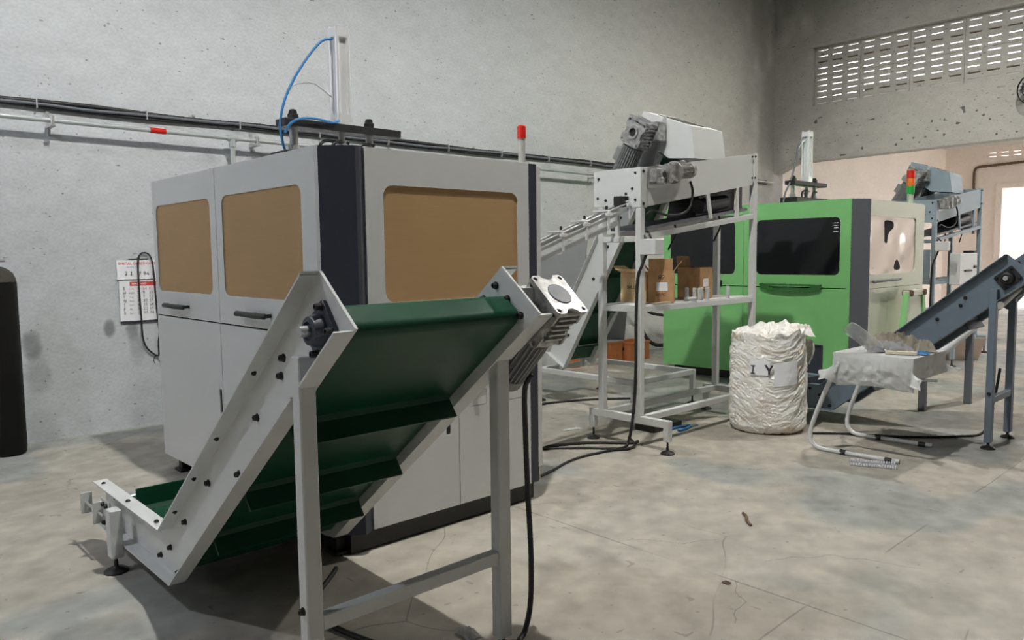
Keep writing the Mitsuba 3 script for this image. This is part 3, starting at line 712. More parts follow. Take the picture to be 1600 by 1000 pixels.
# ------------------------------------------------------------------ preform sorters on their stands
def sorter(label, dx, dy, L, mf, md, style):
    t = thing("preform_sorter", label, "machine")
    X0, X1, Y0, Y1 = 4.65 + dx, 4.65 + L + dx, 3.58 + dy, 3.95 + dy
    w = 0.052
    def zc(x, a, b):
        return a + (b - a) * (x - X0) / (X1 - X0)
    zl, zr = 2.14, 2.372
    part(t, "post", bx(X0, X0 + w, Y0, Y0 + w, 0.2, 1.84, 0.004), mf)
    part(t, "post", bx(X0, X0 + w, Y1, Y1 + w, 0.2, 1.86, 0.004), mf)
    part(t, "post", bx(X1 - w, X1, Y0, Y0 + w, 0.2, 2.10, 0.004), mf)
    part(t, "post", bx(X1 - w, X1, Y1, Y1 + w, 0.2, 2.10, 0.004), mf)
    for x in (X0, X1 - w):
        ya = 3.32 if x == X0 else 3.46
        part(t, "base_bar", bx(x, x + w, ya + dy, 4.10 + dy, 0.195, 0.252, 0.004), mf)
        for y in (ya + dy, 4.10 + dy - w):
            part(t, "foot_post", bx(x + 0.001, x + w - 0.001, y + 0.001, y + w - 0.001, 0.095, 0.2, 0.004), mf)
            spindle_foot(t, x + w / 2, y + w / 2, 0.12, 0.052)
    for y in (Y0, Y1):
        part(t, "long_bar", bx(X0 + w, X1 - w, y + 0.002, y + w - 0.002, 0.20, 0.25, 0.004), mf)
        part(t, "shelf_rail", bx(X0 + w, X1 - w, y + 0.004, y + w - 0.004, 1.05, 1.095, 0.003), mf)
        m = prism(Polygon([(X0 + w, 1.60), (X1 - w, 1.795), (X1 - w, 1.838), (X0 + w, 1.643)]), "y", y + 0.004, y + w - 0.004)
        part(t, "slanted_rail", m, mf)
    for x in (X0, X1 - w):
        part(t, "shelf_rail", bx(x + 0.002, x + w - 0.002, Y0 + w, Y1, 1.05, 1.095, 0.003), mf)
        zz = 1.585 if x == X0 else 1.79
        part(t, "cross_rail", bx(x + 0.002, x + w - 0.002, Y0 + w, Y1, zz, zz + 0.045, 0.003), mf)
    part(t, "shelf", bx(X0 + 0.01, X1 - 0.01, Y0 + 0.01, Y1 + w - 0.01, 1.096, 1.102, 0.001), mf)
    # sloping trough housing
    z0l, z0r = 1.848, 2.104
    side = Polygon([(X0 + 0.075, z0l), (X1, z0r), (X1, zr), (X0 + 0.075, zl)])
    part(t, "side_plate", prism(side, "y", Y0 + 0.012, Y0 + 0.02), mf)
    part(t, "side_plate", prism(side, "y", 4.03 + dy, 4.04 + dy), mf)
    part(t, "corner_angle", bx(X0, X0 + 0.075, Y0, Y0 + 0.008, 1.84, zl, 0.002), mf)
    part(t, "corner_angle", bx(X1 - 0.06, X1, Y0 + 0.002, Y0 + 0.012, 2.09, zr, 0.002), mf)
    fr = Polygon([(Y0 + 0.008, 1.842), (4.04 + dy, 1.868), (4.04 + dy, 2.142), (Y0 + 0.008, 2.14)])
    part(t, "end_plate", prism(fr, "x", X0, X0 + 0.008), mf if style == "white" else "m_bluelight")
    part(t, "end_plate", bx(X1 - 0.008, X1, Y0 + 0.02, 4.03 + dy, 2.104, zr, 0.002), mf)
    tray = Polygon([(X0 + 0.09, 1.88), (X1 - 0.03, 2.13), (X1 - 0.03, 2.16), (X0 + 0.09, 1.91)])
    part(t, "trough_floor", prism(tray, "y", Y0 + 0.022, 4.028 + dy), "m_navy")
    # dark drive and return tray below the housing
    lower = Polygon([(X0 + 0.12, 1.675), (X1 - 0.12, 1.865), (X1 - 0.12, 1.89), (X0 + 0.12, 1.70)])
    part(t, "drip_tray", prism(lower, "y", Y0 + 0.03, Y1 + 0.02), "m_slate")
    part(t, "under_drive", cat([prism(Polygon([(X1 - 0.80, 1.775), (X1 - 0.06, 1.865), (X1 - 0.06, 2.09), (X1 - 0.74, 1.99)]), "y", Y0 + 0.12, Y1 + 0.04), cy((X1 - 0.80, Y0 + 0.09, 1.88), (X1 - 0.40, Y0 + 0.09, 1.935), 0.06, 20)]), "m_black", smooth=30, label="dark drive under the trough")
    part(t, "strut", bx(X1 - 0.33, X1 - 0.29, Y0 + 0.01, Y0 + 0.04, 1.79, 2.075, 0.003), mf)
    part(t, "bottom_plate", prism(Polygon([(X0 + 0.9, 1.98), (X0 + 0.96, 1.78), (X0 + 0.99, 1.78), (X0 + 0.94, 1.985)]), "y", Y0 + 0.012, Y0 + 0.03), mf)
    # gear motor on the long side
    for (sx, sz) in ((0.03, 2.11), (0.03, 1.87)):
        bolt(t, (X0 + sx, Y0, sz), (0, -1, 0), 0.009, 0.008)
    for (sy, sz) in ((3.63, 2.10), (3.63, 1.90), (3.72, 1.95), (3.80, 1.92), (3.92, 1.91), (4.0, 1.93), (3.66, 1.985), (3.99, 2.08)):
        bolt(t, (X0, sy + dy, sz), (-1, 0, 0), 0.008, 0.008)
    for (a, b) in ((X1 - 0.1, 2.335), (X1 - 0.05, 2.34), (X1 - 0.1, 2.15), (X1 - 0.05, 2.155)):
        bolt(t, (a, Y0 + 0.0, b), (0, -1, 0), 0.007, 0.008)
    pl = Polygon([(X0 + 0.09, 1.99), (X0 + 0.36, 2.03), (X0 + 0.36, 2.185), (X0 + 0.09, 2.145)])
    part(t, "motor_plate", prism(pl, "y", Y0 + 0.002, Y0 + 0.012), "m_steel")
    gear_motor(t, (X0 + 0.27, Y0 - 0.055, 2.105), (1, 0.0, 0.14), (0.14, 0, -1), 0.98, True, "m_cast", 0.25)
    gear2 = cat([bx(X0 + 0.09, X0 + 0.22, Y0 - 0.085, Y0 + 0.002, 2.02, 2.135, 0.012), cy((X0 + 0.155, Y0 - 0.08, 2.085), (X0 + 0.155, Y0 - 0.10, 2.085), 0.035, 18),
                 bx(X0 + 0.10, X0 + 0.15, Y0 - 0.11, Y0 - 0.07, 2.02, 2.06, 0.006)])
    gk = part(t, "worm_box", gear2, "m_cast", smooth=30)
    part(gk, "bore", cy((X0 + 0.155, Y0 - 0.095, 2.085), (X0 + 0.155, Y0 - 0.103, 2.085), 0.022, 16), "m_black")
    part(t, "motor_cable", tube(spline([(X0 + 0.55, Y0 - 0.06, 2.06), (X0 + 0.57, Y0 - 0.07, 1.98), (X0 + 0.55, Y0 - 0.06, 1.86), (X0 + 0.44, Y0 - 0.05, 1.80), (X0 + 0.28, Y0 - 0.03, 1.79), (X0 + 0.12, Y0 - 0.02, 1.82), (X0 + 0.05, Y0 - 0.02, 1.79)], 8), 0.010, 8), "m_cable", smooth=True, label="black looping motor cable")
    # junction box on the corner post
    part(t, "junction_box", bx(X0 - 0.02, X0 + 0.09, Y0 - 0.15, Y0 - 0.001, 1.485, 1.605, 0.006), "m_white", label="white square junction box")
    part(t, "control_cable", tube(spline([(X0 + 0.04, Y0 - 0.02, 1.60), (X0 + 0.06, Y0 + 0.02, 1.66), (X0 + 0.12, Y0 + 0.02, 1.655), (X0 + 0.07, Y0 - 0.05, 1.60)], 6), 0.008, 8), "m_cable", smooth=True)
    part(t, "control_cable", tube(spline([(X0 + 0.03, Y0 - 0.03, 1.49), (X0 + 0.0, Y0 - 0.01, 1.40), (X0 - 0.012, Y0 + 0.02, 1.30), (X0 - 0.016, Y0 + 0.03, 1.0), (X0 - 0.016, Y0 + 0.032, 0.6), (X0 - 0.02, Y0 + 0.05, 0.3), (X0 - 0.04, Y0 + 0.08, 0.06), (X0 - 0.12, Y0 + 0.1, 0.012), (X0 - 0.3, Y0 + 0.3, 0.010), (X0 - 0.6, Y0 + 0.55, 0.010), (X0 - 1.2, Y0 + 0.75, 0.010)], 8), 0.011, 8), "m_cable", smooth=True, label="black cable running down the post to the floor")
    # small slack cables hanging from the slanted rail
    for xx in (0.5, 1.15):
        part(t, "slack_cable", tube(spline([(X0 + xx, Y0 + 0.06, 1.70 + 0.11 * xx), (X0 + xx + 0.02, Y0 + 0.05, 1.60 + 0.11 * xx), (X0 + xx - 0.08, Y0 + 0.05, 1.47 + 0.11 * xx)], 6), 0.008, 8), "m_cable", smooth=True)
    # twin chute rails from the front plate down to the moulding machine
    if style == "white":
        a, b = np.array([X0 + 0.02, 3.75 + dy, 1.872]), np.array([3.31, 3.75, 1.435])
        for oy in (-0.035, 0.035):
            part(t, "chute_rail", tube(np.linspace(a + [0, oy, 0.01], b + [0, oy, 0.01], 4), 0.009, 8), "m_steel", smooth=40)
        for oy in (-0.055, 0.055):
            q = prism(Polygon([(a[0], a[2] - 0.02), (b[0], b[2] - 0.02), (b[0], b[2] - 0.042), (a[0], a[2] - 0.042)]), "y", a[1] + oy - 0.004, a[1] + oy + 0.004)
            part(t, "chute_plate", q, "m_steel")
        q = prism(Polygon([(a[0] - 0.1, a[2] - 0.13), (b[0], b[2] - 0.09), (b[0], b[2] - 0.12), (a[0] - 0.1, a[2] - 0.16)]), "y", a[1] - 0.025, a[1] + 0.025)
        part(t, "chute_beam", q, "m_steel")
        for s in (0.02, 0.2, 0.38, 0.56, 0.75):
            c = a * (1 - s) + b * s
            part(t, "chute_clamp", cat([bx(c[0] - 0.012, c[0] + 0.012, c[1] - 0.075, c[1] + 0.075, c[2] + 0.022, c[2] + 0.034, 0.003), bx(c[0] - 0.012, c[0] + 0.012, c[1] - 0.078, c[1] - 0.066, c[2] - 0.11, c[2] + 0.03, 0.003), bx(c[0] - 0.03, c[0] + 0.03, c[1] - 0.085, c[1] - 0.06, c[2] - 0.01, c[2] + 0.014, 0.003)]), "m_alu")
            part(t, "clamp_bolt", cy((c[0], c[1] - 0.05, c[2] + 0.038), (c[0], c[1] - 0.05, c[2] + 0.066), 0.009, 10), "m_black")
        part(t, "inlet_guide", bx(X0 - 0.07, X0 + 0.0, 3.71 + dy, 3.79 + dy, 1.85, 1.93, 0.006), "m_black")
        part(t, "strut", bx(X0 - 0.0, X0 + 0.03, 3.80 + dy, 3.83 + dy, 1.60, 1.86, 0.003), mf)
    else:
        part(t, "control_cabinet", bx(X0 + 0.55, X0 + 1.25, Y0 - 0.13, Y0 + 0.0, 1.03, 1.45, 0.006), "m_white", label="white control cabinet on the stand")
        part(t, "cabinet_handle", bx(X0 + 0.72, X0 + 1.0, Y0 - 0.15, Y0 - 0.128, 1.20, 1.225, 0.004), "m_black")
        part(t, "cabinet_lock", bx(X0 + 1.10, X0 + 1.19, Y0 - 0.145, Y0 - 0.128, 1.24, 1.28, 0.004), "m_black")
        part(t, "gusset_panel", bx(X0 + 0.008, X0 + 0.02, Y0 + 0.06, Y1 - 0.03, 1.12, 1.5, 0.003), mf)
        part(t, "motor_box", bx(X0 + 1.38, X0 + 1.55, Y0 - 0.05, Y0 + 0.09, 1.15, 1.48, 0.006), "m_black")
    return t


sorter("white steel stand with sloping trough, gear motor and boxes on its shelf", 0, 0, 1.69, "m_frame", "m_frame", "white")
sorter("blue grey stand with sloping trough and white cabinet, beyond the green machine", 6.08, -0.03, 1.86, "m_bluelight", "m_bluegrey", "grey")


# ------------------------------------------------------------------ preform elevators (hood, leg, hopper, floor frame)
def elevator(label, dx, dy, mf, hood_col, style):
    t = thing("preform_elevator", label, "elevator")
    XL, XR_ = 5.5 + dx, 5.97 + dx
    tan = np.array([-0.506, 0.863])
    per = np.array([0.863, 0.506])
    A = np.array([5.19, 0.37])            # lower right corner of the side plate
    Bt = A + tan * 2.28
    Pl = Polygon([tuple(A + [dy, 0]), tuple(Bt + [dy, 0]), tuple(Bt + per * 0.28 + [dy, 0]), tuple(A + per * 0.28 + [dy, 0])])
    ring = Pl.difference(Pl.buffer(-0.006, join_style=2))
    part(t, "side_frame", cat([prism(Pl, "x", XL + 0.05, XL + 0.058), prism(ring, "x", XL, XL + 0.05)]), mf)
    part(t, "side_frame", cat([prism(Pl, "x", XR_ - 0.058, XR_ - 0.05), prism(ring, "x", XR_ - 0.05, XR_)]), mf)
    loop = Pl.buffer(-0.04).buffer(-0.04).buffer(0.04)
    part(t, "belt", prism(loop.difference(loop.buffer(-0.006)), "x", XL + 0.065, XR_ - 0.065), "m_belt", smooth=30)
    for s in np.arange(0.25, 2.1, 0.4):
        c = A + [dy, 0] + tan * s + per * 0.04
        q = Polygon([tuple(c - tan * 0.012), tuple(c + tan * 0.012), tuple(c + tan * 0.004 - per * 0.06), tuple(c - tan * 0.004 - per * 0.06)])
        part(t, "cleat", prism(q, "x", XL + 0.075, XR_ - 0.075), "m_belt")
    for s in (0.3, 0.62, 0.95, 1.3, 1.6):
        q = A + [dy, 0] + tan * s + per * 0.14
        bolt(t, (XL + 0.05, q[0], q[1]), (-1, 0, 0), 0.011, 0.012)
    hood = Polygon([(4.249 + dy, 2.62), (4.215 + dy, 2.735), (3.717 + dy, 2.543), (3.680 + dy, 2.278), (3.945 + dy, 2.304), (4.075 + dy, 2.40)])
    hp = part(t, "hood", prism(hood, "x", XL, XR_), hood_col, label="faceted discharge hood")
    u = np.array([3.717 - 4.215, 2.543 - 2.735])
    u /= np.linalg.norm(u)
    nn = np.array([-u[1], u[0]])
    if nn[1] < 0:
        nn = -nn
    o = np.array([4.215 + dy, 2.735])
    win = Polygon([tuple(o + u * 0.10), tuple(o + u * 0.42), tuple(o + u * 0.42 + nn * 0.003), tuple(o + u * 0.10 + nn * 0.003)])
    part(hp, "hood_window", prism(win, "x", XL + 0.10, XR_ - 0.08), "m_blackglass")
    strip = Polygon([(3.99 + dy, 2.66), (3.955 + dy, 2.66), (4.09 + dy, 2.30), (4.13 + dy, 2.30)])
    part(hp, "strap", prism(strip, "x", XL - 0.008, XL), "m_steel")
    # drive on the near side of the head
    br = Polygon([(4.14 + dy, 2.56), (3.98 + dy, 2.60), (4.08 + dy, 2.24), (4.26 + dy, 2.16)])
    part(t, "motor_bracket", prism(br, "x", XL - 0.03, XL - 0.0), "m_steel")
    g = gear_motor(t, (XL - 0.20, 4.10 + dy, 2.51), (0, 0.50, -0.866), (0, -0.866, -0.50), 1.5, length=0.24, body="m_motor")
    part(t, "gearbox_cover", bx(XL - 0.14, XL - 0.02, 3.95 + dy, 4.13 + dy, 2.44, 2.60, 0.008), "m_cast")
    # hopper
    if style == "white":
        h0, h1 = 4.90, 5.75
        top, bot = 1.495, 0.60
        v = []
        poly = [(h0 + 0.02, 1.645), (h0 + 0.27, 1.63), (h0 + 0.36, 1.495), (h1, 1.48), (h1 - 0.2, bot), (h0 + 0.14, bot)]
        for x, sc in ((XL - 0.06, 1.0), (XL - 0.045, 1.0)):
            pass
        part(t, "hopper", cat([prism(Polygon(poly), "x", XL + 0.060, XL + 0.068), prism(Polygon(poly), "x", XR_ + 0.30, XR_ + 0.308), bx(XL + 0.068, XR_ + 0.30, h1 - 0.22, h1 - 0.21, bot, 0.72, 0),
                               prism(Polygon([(h1, 1.48), (h1 - 0.2, bot), (h1 - 0.208, bot), (h1 - 0.008, 1.48)]), "x", XL + 0.068, XR_ + 0.30),
                               bx(XL + 0.068, XR_ + 0.30, h0 + 0.14, h1 - 0.2, bot - 0.008, bot, 0)]), "m_hopper", label="grey sheet metal hopper")
        w = 0.05
        fx0, fx1, fy0, fy1 = 5.50, 6.48, 4.30, 5.55
        for y in (fy0, fy1 - w):
            part(t, "frame_bar", bx(fx0 + w, fx1 - w, y, y + w, 0.295, 0.345, 0.004), "m_frame")
        for x in (fx0, fx1 - w):
            part(t, "frame_bar", bx(x, x + w, fy0, fy1, 0.295, 0.345, 0.004), "m_frame")
        for (x, y) in ((fx0, fy0), (fx1 - w, fy0), (fx0, fy1 - w), (fx1 - w, fy1 - w)):
            if y == fy0:
                part(t, "frame_leg", bx(x + 0.001, x + w - 0.001, y + 0.001, y + w - 0.001, 0.10, 0.296, 0.004), "m_frame")
                spindle_foot(t, x + w / 2, y + w / 2, 0.12, 0.05)
            else:
                spindle_foot(t, x + w / 2, y + w / 2, 0.30, 0.05)
        part(t, "frame_post", bx(XL + 0.06, XL + 0.10, 5.26, 5.30, 0.34, 0.62, 0.003), "m_frame")
        part(t, "frame_post", bx(XR_ - 0.1, XR_ - 0.06, 5.26, 5.30, 0.34, 0.62, 0.003), "m_frame")
    else:
        part(t, "frame_leg", bx(XL, XL + 0.05, 5.1 + dy, 5.15 + dy, 0.0, 0.6, 0.004), mf)
        part(t, "frame_leg", bx(XR_ - 0.05, XR_, 5.1 + dy, 5.15 + dy, 0.0, 0.6, 0.004), mf)
    return t


elevator("white steep elevator with a faceted white hood, behind the white stand", 0, 0, "m_frame", "m_frame", "white")
elevator("blue grey elevator head with faceted hood, beyond the green machine", 6.10, -0.03, "m_bluegrey", "m_bluelight", "grey")

# ------------------------------------------------------------------ on the left wall
t = thing("wall_cable_run", "dark bundle of cables clipped along the grey left wall", "cable")
for i, (oz, oy, r) in enumerate(((0.02, 0.022, 0.020), (-0.018, 0.02, 0.018), (0.0, 0.045, 0.014))):
    xs = np.arange(-3.0, 13.2, 0.35)
    pts = np.stack([xs, YW - oy - 0.004 * rng.random(len(xs)), 2.757 + oz + 0.007 * np.sin(xs * 1.7 + i) + 0.004 * rng.normal(size=len(xs))], 1)
    part(t, "cable", tube(spline(pts, 3), r, 8), "m_cable" if i != 2 else "m_slate", smooth=True)
for k, x in enumerate(np.arange(-2.7, 13, 0.42)):
    if k % 2:
        part(t, "clip", bx(x - 0.012, x + 0.012, YW - 0.03, YW, 2.792, 2.815, 0.004), "m_greyplastic")
    else:
        part(t, "tie", bx(x - 0.005, x + 0.005, YW - 0.064, YW, 2.718, 2.798, 0.002), "m_steel")
t = thing("wall_conduit", "silver steel conduit with a red joint, below the wall cables", "pipe")
part(t, "pipe", cy((-3.0, YW - 0.14, 2.634), (8.3, YW - 0.14, 2.594), 0.020, 16), "m_conduit", smooth=40)
part(t, "red_joint", cat([cy((2.33, YW - 0.14, 2.616), (2.46, YW - 0.14, 2.6155), 0.025, 16)]), "m_red", smooth=40, label="red taped joint")
part(t, "red_joint", cy((6.98, YW - 0.14, 2.599), (7.08, YW - 0.14, 2.5985), 0.025, 16), "m_red", smooth=40)
for x in (3.06, 3.62):
    part(t, "drop_pipe", cat([cy((x, YW - 0.14, 2.612), (x, YW - 0.14, 0.9), 0.022, 14), cy((x - 0.05, YW - 0.14, 2.613), (x + 0.05, YW - 0.14, 2.613), 0.03, 14), cy((x, YW - 0.14, 2.60), (x, YW - 0.14, 2.53), 0.03, 14)]), "m_conduit", smooth=40)
for x in (-1.5, 0.1, 1.58, 3.3, 4.9, 6.4, 8.22):
    z = 2.634 - 0.00354 * (x + 3)
    part(t, "bracket", cat([bx(x - 0.02, x + 0.02, YW - 0.17, YW, z - 0.05, z - 0.032, 0.002), bx(x - 0.012, x + 0.012, YW - 0.016, YW, z - 0.10, z + 0.09, 0.002), bx(x - 0.012, x + 0.012, YW - 0.172, YW - 0.112, z - 0.04, z + 0.04, 0.004)]), "m_steel")
solo("wall_pipe", cat([tube(spline([(11.7, YW - 0.05, 2.80), (12.4, YW - 0.05, 2.775), (13.3, YW - 0.05, 2.765)], 4), 0.018, 8), cy((12.3, YW - 0.05, 2.775), (12.34, YW, 2.775), 0.012, 8), cy((13.0, YW - 0.05, 2.768), (13.0, YW, 2.768), 0.012, 8)]), "m_steel",
     "short grey pipe on the wall beside the corner above the green machine", "pipe", smooth=40)
t = thing("far_wall_conduit", "thin dark bent conduit on the pink end wall of the far room", "pipe")
part(t, "pipe", tube(spline([(XF - 0.05, 6.52, 1.9), (XF - 0.05, 6.53, 2.6), (XF - 0.05, 6.55, 3.3), (XF - 0.05, 6.53, 3.54), (XF - 0.05, 6.44, 3.60), (XF - 0.05, 6.2, 3.61), (XF - 0.05, 5.4, 3.64), (XF - 0.05, 3.5, 3.66)], 8), 0.032, 8), "m_rust", smooth=True)
for (y, z) in ((6.54, 2.8), (5.9, 3.62), (4.6, 3.65)):
    part(t, "clip", bx(XF - 0.09, XF, y - 0.03, y + 0.03, z - 0.03, z + 0.03, 0.004), "m_rust")

t = thing("gas_cylinder", "tall black gas cylinder standing against the wall at the left edge", "gas cylinder")
gx, gy = 1.12, 6.96
part(t, "body", lathe([(0, 0.0), (0.095, 0.0), (0.112, 0.012), (0.118, 0.05), (0.118, 1.335), (0.112, 1.34), (0, 1.34)], (gx, gy, 0), n=40), "m_cylinder", smooth=40)
part(t, "shoulder", lathe([(0, 1.335), (0.1165, 1.335), (0.110, 1.37), (0.094, 1.405), (0.07, 1.43), (0.045, 1.445), (0.028, 1.452), (0, 1.452)], (gx, gy, 0), n=40), "m_olive", smooth=40, label="worn olive grey shoulder")
part(t, "valve", cat([cy((gx, gy, 1.44), (gx, gy, 1.55), 0.018, 16), cy((gx, gy, 1.50), (gx + 0.05, gy - 0.02, 1.50), 0.012, 12), cy((gx, gy, 1.55), (gx, gy, 1.575), 0.03, 12)]), "m_steel", smooth=40)

# calendar and cord
t = thing("wall_calendar", "white paper wall calendar with red heading, hung beside the white machine", "calendar")
cx0, cx1, cz0, cz1, cyw = 2.035, 2.40, 0.952, 1.492, YW - 0.012
part(t, "sheet", cat([bx(cx0 + 0.012, cx1 + 0.012, cyw, cyw + 0.004, cz0, cz1 - 0.17, 0.0), bx(cx0, cx1, cyw - 0.003, cyw + 0.004, cz1 - 0.17, cz1, 0.0)]), "m_paper")
part(t, "hanger", cat([bx((cx0 + cx1) / 2 - 0.08, (cx0 + cx1) / 2 + 0.08, cyw - 0.004, cyw + 0.004, cz1, cz1 + 0.012, 0.002), cy(((cx0 + cx1) / 2, YW - 0.02, cz1 + 0.02), ((cx0 + cx1) / 2, YW, cz1 + 0.02), 0.005, 8)]), "m_black")
X_, Z_ = (1, 0, 0), (0, 0, 1)
part(t, "bottom_strip", bx(cx0 + 0.012, cx1 + 0.012, cyw - 0.006, cyw + 0.006, cz0 - 0.012, cz0 + 0.004, 0.001), "m_ink")
part(t, "print", text("SHITAL GASES CORP", 0.0225, (cx0 + 0.012, cyw - 0.003, cz1 - 0.042), X_, Z_, True), "m_inkred", label="red heading")
part(t, "print", text("LICENSED DEALER", 0.009, (cx0 + 0.08, cyw - 0.003, cz1 - 0.068), X_, Z_), "m_ink")
part(t, "print", text("2 1", 0.034, (cx0 + 0.06, cyw - 0.003, cz1 - 0.135), X_, Z_, True), "m_ink")
for tx, ox_ in (("7", 0.175), ("94", 0.215), ("2", 0.285)):
    part(t, "print", text(tx, 0.030, (cx0 + ox_, cyw - 0.003, cz1 - 0.135), X_, Z_, True), "m_ink")
part(t, "rule", bx(cx0, cx1, cyw - 0.005, cyw - 0.002, cz1 - 0.176, cz1 - 0.170, 0), "m_ink")
part(t, "print", bx(cx0 + 0.10, cx1 + 0.004, cyw - 0.0012, cyw, cz1 - 0.228, cz1 - 0.192, 0), "m_inkred", label="red month bar")
part(t, "print", text("APRIL  MAY", 0.016, (cx0 + 0.115, cyw - 0.0012, cz1 - 0.218), X_, Z_, True), "m_paper")
days = ["SUN", "MON", "TUE", "WED", "THU", "FRI", "SAT"]
pr, rd = [], []
for i, d in enumerate(days):
    z = cz1 - 0.262 - 0.036 * i
    (rd if i == 0 else pr).append(text(d, 0.014, (cx0 + 0.09, cyw, z), X_, Z_))
    for j in range(4):
        k = 7 * j + i + (7 if i == 0 else 0)
        if 1 <= k <= 30:
            (rd if i == 0 else pr).append(text(str(k), 0.0215, (cx0 + 0.155 + 0.050 * j, cyw, z), X_, Z_, True))
    pr.append(text("SMTWTFS"[i], 0.022, (cx0 + 0.04, cyw, z), X_, Z_, True))
part(t, "print", cat(pr), "m_ink")
for m_ in rd:
    part(t, "print", m_, "m_inkred")
solo("hanging_cord", cat([tube(spline([(2.265, YW - 0.02, 1.555), (2.24, YW - 0.022, 1.548), (2.218, YW - 0.025, 1.515), (2.206, YW - 0.03, 1.43), (2.205, YW - 0.035, 1.2), (2.21, YW - 0.035, 1.0), (2.215, YW - 0.03, 0.82), (2.24, YW - 0.025, 0.72), (2.29, YW - 0.02, 0.66), (2.345, YW - 0.02, 0.63), (2.35, YW - 0.02, 0.75), (2.365, YW - 0.025, 0.86), (2.35, YW - 0.03, 1.0), (2.34, YW - 0.035, 1.2), (2.332, YW - 0.035, 1.43), (2.316, YW - 0.03, 1.515), (2.292, YW - 0.022, 1.548), (2.265, YW - 0.02, 1.555)], 8), 0.0075, 8),
                          tube(spline([(2.33, YW - 0.02, 0.64), (2.30, YW - 0.02, 0.60), (2.31, YW - 0.02, 0.56)], 5), 0.003, 6), tube(spline([(2.34, YW - 0.02, 0.63), (2.34, YW - 0.02, 0.59), (2.36, YW - 0.02, 0.56)], 5), 0.003, 6), cy((2.262, YW - 0.02, 1.553), (2.262, YW, 1.553), 0.006, 8)]), "m_cable",
     "long black cord looped over a nail in front of the calendar", "cord", smooth=True)

# wall fan at the right edge, on the beam
t = thing("wall_fan", "black wall fan on the beam, cut by the right edge", "fan")
fc = np.array([XW - 0.24, 3.10, 3.79])
circ = lambda r, x, n=40: tube([(x, fc[1] + r * math.cos(a), fc[2] + r * math.sin(a)) for a in np.linspace(0, 2 * math.pi, n)], 0.006, 6)
part(t, "guard", cat([circ(0.23, fc[0]), circ(0.235, fc[0] + 0.05), circ(0.16, fc[0] - 0.035), circ(0.08, fc[0] - 0.05)] +
                     [tube(spline([(fc[0] - 0.055, fc[1] + 0.05 * math.cos(a), fc[2] + 0.05 * math.sin(a)), (fc[0] - 0.035, fc[1] + 0.16 * math.cos(a), fc[2] + 0.16 * math.sin(a)), (fc[0] + 0.05, fc[1] + 0.235 * math.cos(a), fc[2] + 0.235 * math.sin(a))], 4), 0.003, 6) for a in np.linspace(0, 2 * math.pi, 24, endpoint=False)]), "m_black", smooth=40)
part(t, "motor", cat([cy(fc + [0.03, 0, 0], fc + [0.16, 0, 0], 0.07, 20), cy(fc + [0.15, 0, 0], (XW, fc[1], fc[2] - 0.05), 0.02, 10), bx(XW - 0.02, XW, fc[1] - 0.05, fc[1] + 0.05, fc[2] - 0.12, fc[2] + 0.02)]), "m_black", smooth=40)
for a in (0.2, 2.3, 4.4):
    part(t, "blade", trimesh.Trimesh(np.array([[fc[0] + 0.01, fc[1] + r * math.cos(a + b), fc[2] + r * math.sin(a + b)] for r, b in ((0.03, -0.3), (0.2, -0.35), (0.2, 0.35), (0.03, 0.3))]) + np.array([[-0.012, 0, 0], [-0.02, 0, 0], [0.02, 0, 0], [0.012, 0, 0]]), [[0, 1, 2], [0, 2, 3]], process=False), "m_slate")

# ------------------------------------------------------------------ on the sorter's shelf
SH = 1.102


def carton(name, label, c, ang, w, d, h, bsdf, flaps, th=0.004):
    t = thing(name, label, "box")
    M = trimesh.transformations.rotation_matrix(ang, [0, 0, 1])
    M[:3, 3] = [c[0], c[1], SH]
    m = [bx(-w / 2, w / 2, -d / 2, -d / 2 + th, 0, h, 0), bx(-w / 2, w / 2, d / 2 - th, d / 2, 0, h, 0), bx(-w / 2, -w / 2 + th, -d / 2, d / 2, 0, h, 0), bx(w / 2 - th, w / 2, -d / 2, d / 2, 0, h, 0), bx(-w / 2, w / 2, -d / 2, d / 2, 0, th, 0)]
    part(t, "body", moved(cat(m), M), bsdf)
    for side, tilt in flaps:
        L = (d if side in "lr" else w) - 0.01
        f = bx(-L / 2, L / 2, 0, 0.10, 0, th, 0)
        R = trimesh.transformations.rotation_matrix(tilt, [1, 0, 0])
        f = moved(f, R)
        rz = {"f": math.pi, "b": 0.0, "l": math.pi / 2, "r": -math.pi / 2}[side]
        f = moved(f, trimesh.transformations.rotation_matrix(rz, [0, 0, 1]))
        off = {"f": (0, -d / 2), "b": (0, d / 2), "l": (-w / 2, 0), "r": (w / 2, 0)}[side]
        f.apply_translation([off[0], off[1], h - 0.002])
        part(t, "flap", moved(f, M), bsdf)
    return t, M, w, d, h


t, M, w, d, h = carton("cardboard_box", "small tan cardboard box with printed letters, nearest the elevator on the shelf", (5.09, 3.93), 0.12, 0.20, 0.24, 0.245, "m_cardlight", [("b", 0.5), ("l", 0.25)])
part(t, "print", moved(text("SPEED KO", 0.022, (-w / 2 - 0.0005, 0.06, 0.11), (0, -1, 0), (0, 0, 1), True), M), "m_inkbrown")
t, M, w, d, h = carton("cardboard_box", "tall brown cardboard box with open flaps and white label, behind the corner post", (5.075, 3.70), 0.55, 0.13, 0.20, 0.255, "m_card", [("l", 1.45), ("f", 0.9), ("b", 0.9)])
part(t, "shipping_label", moved(bx(-w / 2 - 0.001, -w / 2, -0.055, 0.035, 0.095, 0.165, 0), M), "m_paper", label="white shipping label")
part(t, "print", moved(text("RP", 0.03, (-w / 2 - 0.0005, 0.02, 0.19), (0, -1, 0), Z_, True), M), "m_inkbrown")
part(t, "print", moved(text("4RPC", 0.022, (-w / 2 - 0.0005, 0.04, 0.055), (0, -1, 0), Z_, True), M), "m_inkbrown")
